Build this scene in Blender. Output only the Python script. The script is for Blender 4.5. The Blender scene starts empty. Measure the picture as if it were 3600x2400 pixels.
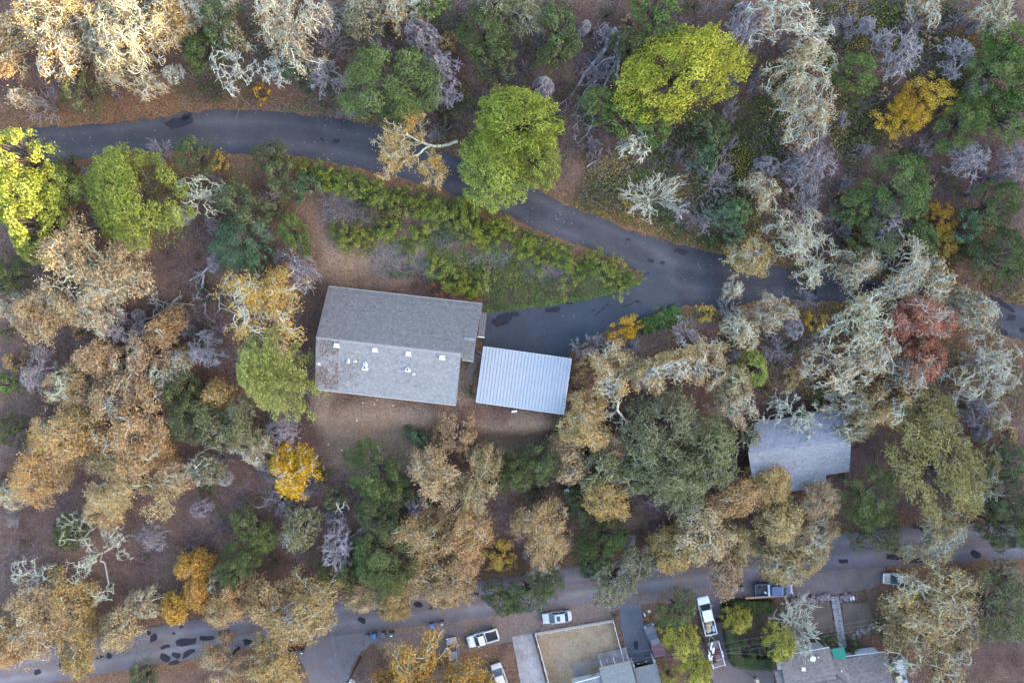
import bpy, bmesh, math, random
import numpy as np
from mathutils import Vector, Matrix
from mathutils.geometry import delaunay_2d_cdt

# ------------------------------------------------------------------ scene, camera, sky, sun
S = bpy.context.scene
COL = S.collection
R_ = math.radians
CAM_H = 110.0
TANH = 0.75                       # half width of the view at distance 1

cam_d = bpy.data.cameras.new("camera")
cam_d.sensor_width = 36.0
cam_d.lens = 18.0 / TANH
cam_d.clip_end = 5000.0
cam = bpy.data.objects.new("camera", cam_d)
cam.location = (0, 0, CAM_H)
COL.objects.link(cam)
S.camera = cam

SUN_EL = 16.0
SUN_AZ = R_(-14.0)                # direction to the sun in the xy plane (east, slightly south)
sdir = Vector((math.cos(SUN_AZ) * math.cos(R_(SUN_EL)), math.sin(SUN_AZ) * math.cos(R_(SUN_EL)), math.sin(R_(SUN_EL))))
W = bpy.data.worlds.new("World")
S.world = W
W.use_nodes = True
nt = W.node_tree
sky = nt.nodes.new("ShaderNodeTexSky")
sky.sky_type = 'NISHITA'
sky.sun_disc = False
sky.sun_elevation = R_(SUN_EL)
sky.sun_rotation = math.pi / 2 - SUN_AZ
sky.air_density = 1.0
sky.dust_density = 2.2
sky.ozone_density = 1.0
bg = nt.nodes["Background"]
bg.inputs[1].default_value = 0.15
nt.links.new(sky.outputs[0], bg.inputs[0])

sun_d = bpy.data.lights.new("sun", 'SUN')
sun_d.energy = 2.4
sun_d.angle = R_(0.55)
sun_d.color = (1.0, 0.76, 0.38)
sun = bpy.data.objects.new("sun", sun_d)
sun.rotation_euler = sdir.to_track_quat('Z', 'Y').to_euler()
sun.location = (60, -10, 140)
COL.objects.link(sun)

S.view_settings.view_transform = 'Standard'
S.view_settings.look = 'None'
S.view_settings.gamma = 1.0
S.view_settings.exposure = 3.2
S.render.film_transparent = False
S.cycles.max_bounces = 6
S.cycles.diffuse_bounces = 3
S.cycles.glossy_bounces = 2
S.cycles.transmission_bounces = 3
S.cycles.use_denoising = True
S.cycles.denoising_prefilter = 'NONE'

RNG = np.random.default_rng(11)
random.seed(5)

# ------------------------------------------------------------------ materials
MATS = {}


def new_mat(name):
    m = bpy.data.materials.new(name)
    m.use_nodes = True
    return m, m.node_tree, m.node_tree.nodes["Principled BSDF"]


def ramp(nt, stops, interp='LINEAR'):
    r = nt.nodes.new("ShaderNodeValToRGB")
    r.color_ramp.interpolation = interp
    el = r.color_ramp.elements
    while len(el) < len(stops):
        el.new(0.5)
    for e, (p, c) in zip(el, stops):
        e.position = p
        e.color = (c[0], c[1], c[2], 1)
    return r


def noise(nt, scale, detail=4.0, rough=0.6, vec=None):
    n = nt.nodes.new("ShaderNodeTexNoise")
    n.inputs["Scale"].default_value = scale
    n.inputs["Detail"].default_value = detail
    n.inputs["Roughness"].default_value = rough
    if vec is not None:
        nt.links.new(vec, n.inputs["Vector"])
    return n


def obj_coord(nt):
    return nt.nodes.new("ShaderNodeTexCoord").outputs["Object"]


def geo_pos(nt):
    return nt.nodes.new("ShaderNodeNewGeometry").outputs["Position"]


def mixc(nt, fac, a, b, mode='MIX'):
    m = nt.nodes.new("ShaderNodeMix")
    m.data_type = 'RGBA'
    m.blend_type = mode
    for sock, v in ((m.inputs[0], fac), (m.inputs[6], a), (m.inputs[7], b)):
        if isinstance(v, (int, float)):
            sock.default_value = v
        elif isinstance(v, tuple):
            sock.default_value = (v[0], v[1], v[2], 1)
        else:
            nt.links.new(v, sock)
    return m.outputs[2]


def bump(nt, bsdf, height, strength=0.4, dist=0.05):
    b = nt.nodes.new("ShaderNodeBump")
    b.inputs["Strength"].default_value = strength
    b.inputs["Distance"].default_value = dist
    nt.links.new(height, b.inputs["Height"])
    nt.links.new(b.outputs[0], bsdf.inputs["Normal"])


def flat(name, col, rough=0.7, metal=0.0, var=0.15, scale=6.0, coat=0.0):
    """Plain surface with a little mottling."""
    if name in MATS:
        return MATS[name]
    m, nt, b = new_mat(name)
    n = noise(nt, scale, 5, 0.65, geo_pos(nt))
    lo = tuple(c * (1 - var) for c in col)
    hi = tuple(min(1, c * (1 + var)) for c in col)
    r = ramp(nt, [(0.3, lo), (0.7, hi)])
    nt.links.new(n.outputs[0], r.inputs[0])
    nt.links.new(r.outputs[0], b.inputs["Base Color"])
    b.inputs["Roughness"].default_value = rough
    b.inputs["Metallic"].default_value = metal
    b.inputs["Specular IOR Level"].default_value = 0.3
    b.inputs["Coat Weight"].default_value = coat
    b.inputs["Coat Roughness"].default_value = 0.12
    MATS[name] = m
    return m


def glass(name="window_glass", col=(0.02, 0.03, 0.035)):
    if name in MATS:
        return MATS[name]
    m, nt, b = new_mat(name)
    b.inputs["Base Color"].default_value = (*col, 1)
    b.inputs["Roughness"].default_value = 0.06
    b.inputs["Specular IOR Level"].default_value = 0.7
    MATS[name] = m
    return m


def tone_mat(name, stops, rough=0.7, transl=0.0, objvar=0.0, huevar=0.0, satvar=0.0):
    """Colour picked per leaf / twig / shingle from the mesh attribute 'tone'."""
    if name in MATS:
        return MATS[name]
    m, nt, b = new_mat(name)
    a = nt.nodes.new("ShaderNodeAttribute")
    a.attribute_name = "tone"
    r = ramp(nt, stops)
    nt.links.new(a.outputs["Fac"], r.inputs[0])
    col = r.outputs[0]
    if objvar or huevar:
        oi = nt.nodes.new("ShaderNodeObjectInfo")
        h = nt.nodes.new("ShaderNodeHueSaturation")

        def mr(lo, hi, mult):
            w = nt.nodes.new("ShaderNodeMath"); w.operation = 'MULTIPLY'
            nt.links.new(oi.outputs["Random"], w.inputs[0]); w.inputs[1].default_value = mult
            f = nt.nodes.new("ShaderNodeMath"); f.operation = 'FRACT'
            nt.links.new(w.outputs[0], f.inputs[0])
            q = nt.nodes.new("ShaderNodeMapRange")
            q.inputs[3].default_value = lo; q.inputs[4].default_value = hi
            nt.links.new(f.outputs[0], q.inputs[0])
            return q.outputs[0]
        nt.links.new(mr(0.5 - huevar, 0.5 + huevar, 7.31), h.inputs["Hue"])
        nt.links.new(mr(1 - satvar, 1 + satvar * 0.5, 13.7), h.inputs["Saturation"])
        nt.links.new(mr(1 - objvar, 1 + objvar, 3.77), h.inputs["Value"])
        nt.links.new(col, h.inputs["Color"])
        col = h.outputs[0]
    nt.links.new(col, b.inputs["Base Color"])
    b.inputs["Roughness"].default_value = rough
    b.inputs["Specular IOR Level"].default_value = 0.2
    if transl > 0:
        t = nt.nodes.new("ShaderNodeBsdfTranslucent")
        nt.links.new(col, t.inputs[0])
        mx = nt.nodes.new("ShaderNodeMixShader")
        mx.inputs[0].default_value = transl
        nt.links.new(b.outputs[0], mx.inputs[1])
        nt.links.new(t.outputs[0], mx.inputs[2])
        nt.links.new(mx.outputs[0], nt.nodes["Material Output"].inputs[0])
    MATS[name] = m
    return m


def asphalt(name, lo, hi, big=0.12, rough=0.85, litter=0.0):
    m, nt, b = new_mat(name)
    g = geo_pos(nt)
    n1 = noise(nt, big, 4, 0.6, g)
    n2 = noise(nt, 9.0, 3, 0.7, g)
    r1 = ramp(nt, [(0.3, lo), (0.72, hi)])
    nt.links.new(n1.outputs[0], r1.inputs[0])
    r2 = ramp(nt, [(0.25, (0.72, 0.72, 0.72)), (0.75, (1.25, 1.25, 1.25))])
    nt.links.new(n2.outputs[0], r2.inputs[0])
    c = mixc(nt, 1.0, r1.outputs[0], r2.outputs[0], 'MULTIPLY')
    if litter:
        n3 = noise(nt, 0.45, 6, 0.7, g)
        r3 = ramp(nt, [(0.5 - litter * 0.2, (0, 0, 0)), (0.75, (1, 1, 1))])
        nt.links.new(n3.outputs[0], r3.inputs[0])
        c = mixc(nt, r3.outputs[0], c, (0.14, 0.09, 0.07))
    # wear along the wheel tracks (attribute lat: 0 in the middle of the lane, 1 at the edge)
    la = nt.nodes.new("ShaderNodeAttribute"); la.attribute_name = "lat"
    rt = ramp(nt, [(0.0, (1.0, 1.0, 1.0)), (0.12, (0.86, 0.86, 0.88)), (0.38, (1.22, 1.2, 1.18)), (0.62, (0.95, 0.95, 0.97)), (1.0, (0.66, 0.66, 0.70))])
    nt.links.new(la.outputs["Fac"], rt.inputs[0])
    c = mixc(nt, 1.0, c, rt.outputs[0], 'MULTIPLY')
    vo = nt.nodes.new("ShaderNodeTexVoronoi"); vo.feature = 'DISTANCE_TO_EDGE'; vo.inputs["Scale"].default_value = 0.33
    wv = noise(nt, 0.8, 4, 0.6, g)
    av = nt.nodes.new("ShaderNodeVectorMath"); av.operation = 'ADD'
    nt.links.new(g, av.inputs[0]); nt.links.new(wv.outputs["Color"], av.inputs[1]); nt.links.new(av.outputs[0], vo.inputs["Vector"])
    rc = ramp(nt, [(0.0, (0.55, 0.55, 0.55)), (0.022, (1, 1, 1))]); nt.links.new(vo.outputs["Distance"], rc.inputs[0])
    ck = noise(nt, 0.09, 3, 0.5, g); rk = ramp(nt, [(0.45, (0, 0, 0)), (0.6, (1, 1, 1))]); nt.links.new(ck.outputs[0], rk.inputs[0])
    c = mixc(nt, rk.outputs[0], c, mixc(nt, 1.0, c, rc.outputs[0], 'MULTIPLY'))
    nt.links.new(c, b.inputs["Base Color"])
    b.inputs["Roughness"].default_value = rough
    b.inputs["Specular IOR Level"].default_value = 0.25
    bump(nt, b, n2.outputs[0], 0.3, 0.02)
    MATS[name] = m
    return m


# ------------------------------------------------------------------ mesh helpers
def link(o, parent=None):
    COL.objects.link(o)
    if parent is not None:
        o.parent = parent
    return o


def tag(o, label=None, cat=None, group=None, kind=None):
    if label: o["label"] = label
    if cat: o["category"] = cat
    if group: o["group"] = group
    if kind: o["kind"] = kind
    return o


def empty(name, loc, rz=0.0, label=None, cat=None, group=None):
    o = bpy.data.objects.new(name, None)
    o.location = loc
    o.rotation_euler = (0, 0, rz)
    o.empty_display_size = 0.3
    link(o)
    return tag(o, label, cat, group)


def np_mesh(name, V, F, mat=None, tone=None, smooth=False):
    """V (n,3), F (m,k) uniform polygons; tone per vertex."""
    me = bpy.data.meshes.new(name)
    V = np.ascontiguousarray(V, dtype=np.float32)
    F = np.ascontiguousarray(F, dtype=np.int32)
    m, k = F.shape
    me.vertices.add(len(V)); me.vertices.foreach_set("co", V.ravel())
    me.loops.add(m * k); me.loops.foreach_set("vertex_index", F.ravel())
    me.polygons.add(m)
    me.polygons.foreach_set("loop_start", np.arange(0, m * k, k, dtype=np.int32))
    me.polygons.foreach_set("loop_total", np.full(m, k, dtype=np.int32))
    if smooth:
        me.polygons.foreach_set("use_smooth", np.ones(m, dtype=bool))
    if tone is not None:
        at = me.attributes.new("tone", 'FLOAT', 'POINT')
        at.data.foreach_set("value", np.ascontiguousarray(tone, dtype=np.float32))
    me.update(calc_edges=True)
    if mat is not None:
        me.materials.append(mat)
    return me


def mesh_obj(name, me, parent=None, loc=None):
    o = bpy.data.objects.new(name, me)
    if loc is not None:
        o.location = loc
    return link(o, parent)


class MB:
    """Collects simple solids; build() links them as one mesh object."""
    def __init__(self):
        self.bm = bmesh.new()

    def poly(self, pts):
        vs = [self.bm.verts.new(p) for p in pts]
        return self.bm.faces.new(vs)

    def loft(self, loops, cap=True):
        rows = [[self.bm.verts.new(p) for p in lp] for lp in loops]
        n = len(rows[0])
        for a, b in zip(rows[:-1], rows[1:]):
            for i in range(n):
                self.bm.faces.new((a[i], a[(i + 1) % n], b[(i + 1) % n], b[i]))
        if cap:
            self.bm.faces.new(rows[0][::-1])
            self.bm.faces.new(rows[-1])
        return self

    def prism(self, pts, z0, z1):
        return self.loft([[(p[0], p[1], z0) for p in pts], [(p[0], p[1], z1) for p in pts]])

    def box(self, c, s, rz=0.0, ry=0.0):
        M = Matrix.Rotation(rz, 3, 'Z') @ Matrix.Rotation(ry, 3, 'Y')
        pts = []
        for z in (-.5, .5):
            pts.append([tuple(Vector(c) + M @ Vector((x * s[0], y * s[1], z * s[2]))) for x, y in ((-.5, -.5), (.5, -.5), (.5, .5), (-.5, .5))])
        return self.loft(pts)

    def tube(self, p0, p1, r0, r1=None, n=8):
        r1 = r0 if r1 is None else r1
        p0, p1 = Vector(p0), Vector(p1)
        d = (p1 - p0).normalized()
        u = d.orthogonal().normalized(); v = d.cross(u)
        lp = []
        for p, r in ((p0, r0), (p1, r1)):
            lp.append([tuple(p + (u * math.cos(a) + v * math.sin(a)) * r) for a in [2 * math.pi * i / n for i in range(n)]])
        return self.loft(lp)

    def sphere(self, c, r, sz=(1, 1, 1), seg=10, rings=7):
        M = Matrix.Translation(c) @ Matrix.Diagonal((r * sz[0], r * sz[1], r * sz[2], 1))
        bmesh.ops.create_uvsphere(self.bm, u_segments=seg, v_segments=rings, radius=1, matrix=M)
        return self

    def mesh(self, name, mat, bevel=0.0, smooth=False, seg=2):
        bm = self.bm
        if bevel > 0:
            bmesh.ops.bevel(bm, geom=list(bm.edges), offset=bevel, segments=seg, affect='EDGES', clamp_overlap=True)
        bmesh.ops.recalc_face_normals(bm, faces=bm.faces)
        me = bpy.data.meshes.new(name)
        bm.to_mesh(me); bm.free()
        if smooth:
            me.polygons.foreach_set("use_smooth", np.ones(len(me.polygons), dtype=bool))
        if mat: me.materials.append(mat)
        return me

    def build(self, name, mat, parent=None, bevel=0.0, smooth=False, seg=2):
        return mesh_obj(name, self.mesh(name, mat, bevel, smooth, seg), parent)


def copy_tree(o, parent=None):
    c = o.copy()
    link(c, parent)
    for ch in [k for k in o.children]:
        copy_tree(ch, c)
    return c


# ------------------------------------------------------------------ terrain
_lat = np.random.default_rng(3).random((64, 64))


def vnoise(x, y, s):
    x = np.asarray(x) / s + 900.3; y = np.asarray(y) / s + 700.7
    xi = np.floor(x).astype(int); yi = np.floor(y).astype(int)
    fx = x - xi; fy = y - yi
    fx = fx * fx * (3 - 2 * fx); fy = fy * fy * (3 - 2 * fy)
    g = lambda a, b: _lat[a % 64, b % 64]
    return (g(xi, yi) * (1 - fx) + g(xi + 1, yi) * fx) * (1 - fy) + (g(xi, yi + 1) * (1 - fx) + g(xi + 1, yi + 1) * fx) * fy


def smooth(a, b, x):
    t = np.clip((x - a) / (b - a), 0, 1)
    return t * t * (3 - 2 * t)


CA, SA = math.cos(SUN_AZ), math.sin(SUN_AZ)


def base_h(x, y):
    x = np.asarray(x, dtype=float); y = np.asarray(y, dtype=float)
    h = 0.27 * 3.0 * np.logaddexp(0, (np.clip(y, -400, 160) + 38) / 3.0)
    xp = x * CA + y * SA
    h = h * (1 - 0.5 * smooth(95, 200, np.abs(x)))
    h = h + 134.5 * smooth(90, 330, xp)          # the ridge to the east that holds the valley in shade
    h = h + (vnoise(x, y, 14) - .5) * 1.2 + (vnoise(x, y, 5) - .5) * 0.4
    return h


XS = np.concatenate([-np.geomspace(1800, 94, 22)[:-1], np.arange(-93, 93.01, 0.75), np.geomspace(94, 1800, 40)[0:]])
YS = np.concatenate([-np.geomspace(1800, 70, 20)[:-1], np.arange(-69, 69.01, 0.75), np.geomspace(70, 1800, 24)[0:]])
GX, GY = np.meshgrid(XS, YS, indexing='ij')
GZ = base_h(GX, GY)


def gz(x, y):
    x = np.asarray(x, dtype=float); y = np.asarray(y, dtype=float)
    i = np.clip(np.searchsorted(XS, x) - 1, 0, len(XS) - 2)
    j = np.clip(np.searchsorted(YS, y) - 1, 0, len(YS) - 2)
    fx = np.clip((x - XS[i]) / (XS[i + 1] - XS[i]), 0, 1); fy = np.clip((y - YS[j]) / (YS[j + 1] - YS[j]), 0, 1)
    return (GZ[i, j] * (1 - fx) * (1 - fy) + GZ[i + 1, j] * fx * (1 - fy) + GZ[i, j + 1] * (1 - fx) * fy + GZ[i + 1, j + 1] * fx * fy)


KD = 3600 / 2352.0                # layout was read off a 2352 px wide view of the photograph


def ray(x, y):
    return ((x * KD - 1800) / 1800 * TANH, (1200 - y * KD) / 1800 * TANH)


def at_z(x, y, z):
    dx, dy = ray(x, y)
    return np.array([dx * (CAM_H - z), dy * (CAM_H - z), z])


def P(x, y, up=0.0):
    """Ground point (plus height) seen at view position x, y."""
    dx, dy = ray(x, y)
    z = 8.0
    for _ in range(30):
        z = 0.5 * z + 0.5 * (float(gz(dx * (CAM_H - z), dy * (CAM_H - z))) + up)
    return np.array([dx * (CAM_H - z), dy * (CAM_H - z), z])


def px(x, y):                     # photograph pixels -> view units
    return x / KD, y / KD


def seg_dist(X, Y, pts, vals=None):
    best = np.full(X.shape, 1e9); bv = np.zeros(X.shape)
    for k in range(len(pts) - 1):
        a, b = pts[k], pts[k + 1]
        d = b[:2] - a[:2]; L = float(d @ d)
        t = np.clip(((X - a[0]) * d[0] + (Y - a[1]) * d[1]) / L, 0, 1)
        q = np.hypot(X - a[0] - t * d[0], Y - a[1] - t * d[1])
        m = q < best
        best = np.where(m, q, best)
        bv = np.where(m, a[2] + t * (b[2] - a[2]), bv)
    return best, bv


UP_TOP = [(-40, 306), (0, 303), (60, 297), (150, 290), (250, 283), (350, 273), (430, 260), (500, 252), (588, 254), (650, 258), (720, 264), (790, 275), (850, 287), (900, 302), (1000, 342), (1100, 380), (1201, 418), (1251, 444), (1296, 470), (1351, 490), (1388, 502), (1426, 524), (1476, 538), (1538, 557), (1588, 570), (1651, 582), (1764, 607), (1814, 617), (1901, 622), (1946, 632), (2014, 645), (2076, 652), (2189, 664), (2239, 675), (2296, 687), (2352, 702), (2400, 716)]
UP_BOT = [(-40, 402), (0, 396), (100, 378), (180, 365), (300, 352), (400, 347), (480, 350), (560, 353), (650, 354), (688, 358), (750, 370), (800, 382), (875, 396), (940, 412), (1013, 434), (1063, 460), (1113, 480), (1176, 501), (1238, 530), (1301, 552), (1376, 580), (1431, 600), (1473, 632), (1530, 700), (1566, 702), (1601, 704), (1651, 708), (1701, 700), (1764, 685), (1839, 689), (1964, 692), (2014, 696), (2076, 706), (2200, 738), (2289, 764), (2352, 784), (2400, 800)]
LO_MID = [(-60, 1557), (0, 1546), (180, 1513), (362, 1480), (588, 1443), (800, 1412), (1000, 1388), (1200, 1362), (1400, 1332), (1600, 1308), (1889, 1268), (2050, 1256), (2214, 1246), (2352, 1238), (2420, 1235)]
DRIVE = [(1434, 596), (1526, 619), (1545, 660), (1566, 704), (1513, 719), (1463, 739), (1401, 752), (1351, 782), (1336, 786), (1303, 819), (1306, 850), (1290, 930), (1100, 905), (1112, 800), (1108, 772), (1116, 716), (1176, 713), (1251, 703), (1301, 694), (1351, 687), (1401, 677), (1446, 662), (1471, 647), (1473, 632)]

# flat benches for the roads and the building pads
def mid(top, bot, xs):
    ty = np.interp(xs, [p[0] for p in top], [p[1] for p in top]); by = np.interp(xs, [p[0] for p in bot], [p[1] for p in bot])
    return [(x, (a + b) / 2) for x, a, b in zip(xs, ty, by)]


up_mid = np.array([P(x, y) for x, y in mid(UP_TOP, UP_BOT, np.linspace(-40, 2400, 45))])
lo_mid = np.array([P(x, y) for x, y in LO_MID])
dr_mid = np.array([P(1520, 665), P(1440, 700), P(1330, 735), P(1230, 755), P(1200, 860)])
for arr in (up_mid, lo_mid, dr_mid):                       # even gradients along each road
    z = arr[:, 2].copy()
    for _ in range(6):
        z[1:-1] = (z[:-2] + 2 * z[1:-1] + z[2:]) / 4
    arr[:, 2] = z
dr_mid[:, 2] = np.array([up_mid[np.argmin(np.hypot(*(up_mid[:, :2] - dr_mid[0, :2]).T)), 2], 12.2, 11.2, 10.4, 10.0])


def bench(pts, w0, w1):
    global GZ
    d, v = seg_dist(GX, GY, pts)
    f = 1 - smooth(w0, w1, d)
    GZ = GZ * (1 - f) + v * f


def pad(cx, cy, hx, hy, z, fall=4.0):
    global GZ
    dx = np.maximum(np.abs(GX - cx) - hx, 0); dy = np.maximum(np.abs(GY - cy) - hy, 0)
    f = 1 - smooth(0, fall, np.hypot(dx, dy))
    GZ = GZ * (1 - f) + z * f


bench(dr_mid, 5.5, 11)
bench(up_mid, 4.6, 9)
PAD = 10.0
pad(-15.5, -1.0, 13, 9, PAD, 5)            # large house
pad(2.0, -5.5, 7, 5.5, PAD, 4)             # carport
pad(43, -16, 8, 6, 5.6, 4)                 # small house in the trees
bench(lo_mid, 4.0, 9)
for c in ((1300, 1500), (1500, 1480), (1900, 1500)):
    q = P(*c); pad(q[0], q[1], 14, 5, 0.0, 4)

# ground sheet
nx, ny = len(XS), len(YS)
idx = np.arange(nx * ny).reshape(nx, ny)
F = np.stack([idx[:-1, :-1], idx[1:, :-1], idx[1:, 1:], idx[:-1, 1:]], -1).reshape(-1, 4)
d_up, _ = seg_dist(GX, GY, up_mid); d_lo, _ = seg_dist(GX, GY, lo_mid); d_dr, _ = seg_dist(GX, GY, dr_mid)
rough_m = smooth(4.5, 7, np.minimum(np.minimum(d_up, d_lo), d_dr))
GZv = GZ + rough_m * ((vnoise(GX, GY, 1.6) - .5) * 0.25 - 0.06)


def blob(cx, cy, rx, ry, soft=0.5):
    c = P(cx, cy)
    k = (CAM_H - c[2]) / 2400 * KD
    d = np.hypot((GX - c[0]) / (rx * k), (GY - c[1]) / (ry * k)) + (vnoise(GX, GY, 3) - .5) * 0.5 + (vnoise(GX, GY, 1.2) - .5) * .3
    return 1 - smooth(1 - soft, 1.1, d)


dry = np.zeros(GX.shape); grn = np.zeros(GX.shape); org = np.zeros(GX.shape)
for b in ((860, 980, 150, 75), (820, 1060, 90, 60), (1150, 1010, 90, 60), (1200, 990, 70, 50), (930, 1000, 120, 90), (900, 560, 110, 55), (880, 620, 100, 40), (770, 590, 60, 90), (740, 900, 30, 130), (1060, 880, 40, 60)):
    dry = np.maximum(dry, blob(*b))
for b in ((1450, 480, 160, 110), (1700, 430, 90, 130), (2000, 60, 160, 70), (1780, 300, 60, 140), (2330, 640, 60, 70), (1980, 310, 80, 60), (1650, 330, 120, 80)):
    grn = np.maximum(grn, blob(*b))
org = np.maximum((1 - smooth(4.3, 7.0, d_up)) * 1.0, (1 - smooth(4.0, 6.5, d_lo)) * 0.8)
for b in ((1020, 1490, 150, 60), (1250, 1540, 120, 60), (1500, 1460, 60, 80), (600, 240, 260, 40), (1350, 830, 60, 60), (1330, 470, 60, 40)):
    org = np.maximum(org, blob(*b))
gme = np_mesh("ground", np.stack([GX, GY, GZv], -1).reshape(-1, 3), F, smooth=True)
ca = gme.attributes.new("zone", 'FLOAT_COLOR', 'POINT')
ca.data.foreach_set("color", np.stack([dry, grn, org, np.ones_like(dry)], -1).astype(np.float32).ravel())

m, nt, b = new_mat("forest_floor")
g = geo_pos(nt)
n1 = noise(nt, 0.30, 8, 0.72, g); n2 = noise(nt, 1.6, 8, 0.8, g); n3 = noise(nt, 5.0, 5, 0.75, g)
r1 = ramp(nt, [(0.28, (0.058, 0.034, 0.029)), (0.5, (0.115, 0.069, 0.054)), (0.74, (0.18, 0.112, 0.08))])
nt.links.new(n1.outputs[0], r1.inputs[0])
zone = nt.nodes.new("ShaderNodeAttribute"); zone.attribute_name = "zone"
sep = nt.nodes.new("ShaderNodeSeparateColor"); nt.links.new(zone.outputs["Color"], sep.inputs[0])
rd = ramp(nt, [(0.3, (0.135, 0.09, 0.066)), (0.6, (0.205, 0.145, 0.105)), (0.8, (0.26, 0.195, 0.14))]); nt.links.new(n2.outputs[0], rd.inputs[0])
c = mixc(nt, sep.outputs[0], r1.outputs[0], rd.outputs[0])
rg = ramp(nt, [(0.3, (0.018, 0.030, 0.010)), (0.6, (0.045, 0.055, 0.02)), (0.8, (0.08, 0.06, 0.03))]); nt.links.new(n2.outputs[0], rg.inputs[0])
gf = nt.nodes.new("ShaderNodeMath"); gf.operation = 'MULTIPLY'; gf.inputs[1].default_value = 0.75
nt.links.new(sep.outputs[1], gf.inputs[0])
c = mixc(nt, gf.outputs[0], c, rg.outputs[0])
ro = ramp(nt, [(0.3, (0.075, 0.042, 0.028)), (0.55, (0.155, 0.085, 0.05)), (0.75, (0.24, 0.15, 0.085))]); nt.links.new(n2.outputs[0], ro.inputs[0])
c = mixc(nt, sep.outputs[2], c, ro.outputs[0])
rs = ramp(nt, [(0.32, (0.42, 0.42, 0.46)), (0.5, (1, 1, 1)), (0.68, (1.75, 1.55, 1.3))]); nt.links.new(n3.outputs[0], rs.inputs[0])
c = mixc(nt, 1.0, c, rs.outputs[0], 'MULTIPLY')
nt.links.new(c, b.inputs["Base Color"])
b.inputs["Roughness"].default_value = 0.95; b.inputs["Specular IOR Level"].default_value = 0.1
bump(nt, b, n2.outputs[0], 0.7, 0.12)
gme.materials.append(m)
ground = mesh_obj("ground", gme)
tag(ground, "brown leaf-littered hillside rising between the two roads", "ground", kind="structure")


def densify(pts, step):
    out = []
    for a, b2 in zip(pts, pts[1:] + pts[:1]):
        a = np.array(a); b2 = np.array(b2)
        n = max(1, int(np.hypot(*(b2 - a)) / step))
        for i in range(n):
            out.append(a + (b2 - a) * i / n)
    return out


def sheet(name, poly, mat, off, jit=0.0, step=1.0, parent=None, view=True):
    """A paved or mown surface draped over the ground inside an outline."""
    if view:
        w = [P(*p)[:2] for p in densify(poly, 9)]
    else:
        w = densify([tuple(p) for p in poly], 0.6)
    w = np.array(w)
    if jit:
        w = w + np.stack([vnoise(w[:, 0], w[:, 1], 0.9) - .5, vnoise(w[:, 1] + 40, w[:, 0], 0.9) - .5], -1) * 2 * jit
    n = len(w)
    x0, y0 = w.min(0); x1, y1 = w.max(0)
    gx, gy = np.meshgrid(np.arange(x0 + step / 2, x1, step), np.arange(y0 + step / 2, y1, step))
    pts = [Vector(p) for p in w] + [Vector(p) for p in np.stack([gx.ravel(), gy.ravel()], -1)]
    vs, es, fs, *_ = delaunay_2d_cdt(pts, [(i, (i + 1) % n) for i in range(n)], [list(range(n))], 1, 1e-4)
    v = np.array([(q.x, q.y) for q in vs])
    z = gz(v[:, 0], v[:, 1]) + off
    me = np_mesh(name, np.column_stack([v, z]), np.array([f for f in fs if len(f) == 3]), mat)
    bm = bmesh.new(); bm.from_mesh(me)
    for f in bm.faces:
        f.normal_update()
        if f.normal.z < 0:
            f.normal_flip()
    bm.to_mesh(me); bm.free()
    return mesh_obj(name, me, parent)


A_up = asphalt("old_asphalt", (0.034, 0.033, 0.039), (0.070, 0.065, 0.070), 0.16)
A_dr = asphalt("driveway_asphalt", (0.034, 0.037, 0.046), (0.050, 0.053, 0.062), 0.2)
A_lo = asphalt("grey_asphalt", (0.105, 0.090, 0.098), (0.165, 0.145, 0.152), 0.2, litter=0.15)
A_dirt = asphalt("leafy_asphalt", (0.10, 0.078, 0.078), (0.16, 0.125, 0.125), 0.3, litter=0.55)
A_patch = asphalt("tar_patch", (0.016, 0.015, 0.020), (0.026, 0.024, 0.030), 1.0)
A_conc = asphalt("concrete", (0.20, 0.175, 0.17), (0.33, 0.295, 0.285), 0.5, litter=0.2)

road1 = sheet("upper_road", UP_TOP + UP_BOT[::-1], A_up, 0.07, jit=0.3)
tag(road1, "narrow dark asphalt road curving past the large house", "road", kind="structure")
drive = sheet("driveway", DRIVE, A_dr, 0.10, jit=0.04)
tag(drive, "dark asphalt driveway forking down to the metal carport", "driveway", kind="structure")


def lat_attr(o, pts, hw):
    me = o.data
    co = np.empty(len(me.vertices) * 3, np.float32); me.vertices.foreach_get("co", co); co = co.reshape(-1, 3)
    d, _ = seg_dist(co[:, 0], co[:, 1], pts)
    at = me.attributes.new("lat", 'FLOAT', 'POINT'); at.data.foreach_set("value", np.clip(d / hw, 0, 1).astype(np.float32))


lat_attr(road1, up_mid, 3.6)
for _o in (drive,):
    at_ = _o.data.attributes.new("lat", 'FLOAT', 'POINT'); at_.data.foreach_set("value", np.full(len(_o.data.vertices), .25, np.float32))


def offset_line(mid_pts, d):
    out = []
    for i, p in enumerate(mid_pts):
        a = mid_pts[max(i - 1, 0)]; c2 = mid_pts[min(i + 1, len(mid_pts) - 1)]
        t = np.array(c2[:2]) - np.array(a[:2]); t = t / np.hypot(*t)
        out.append((p[0] - t[1] * d, p[1] + t[0] * d))
    return out


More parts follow.
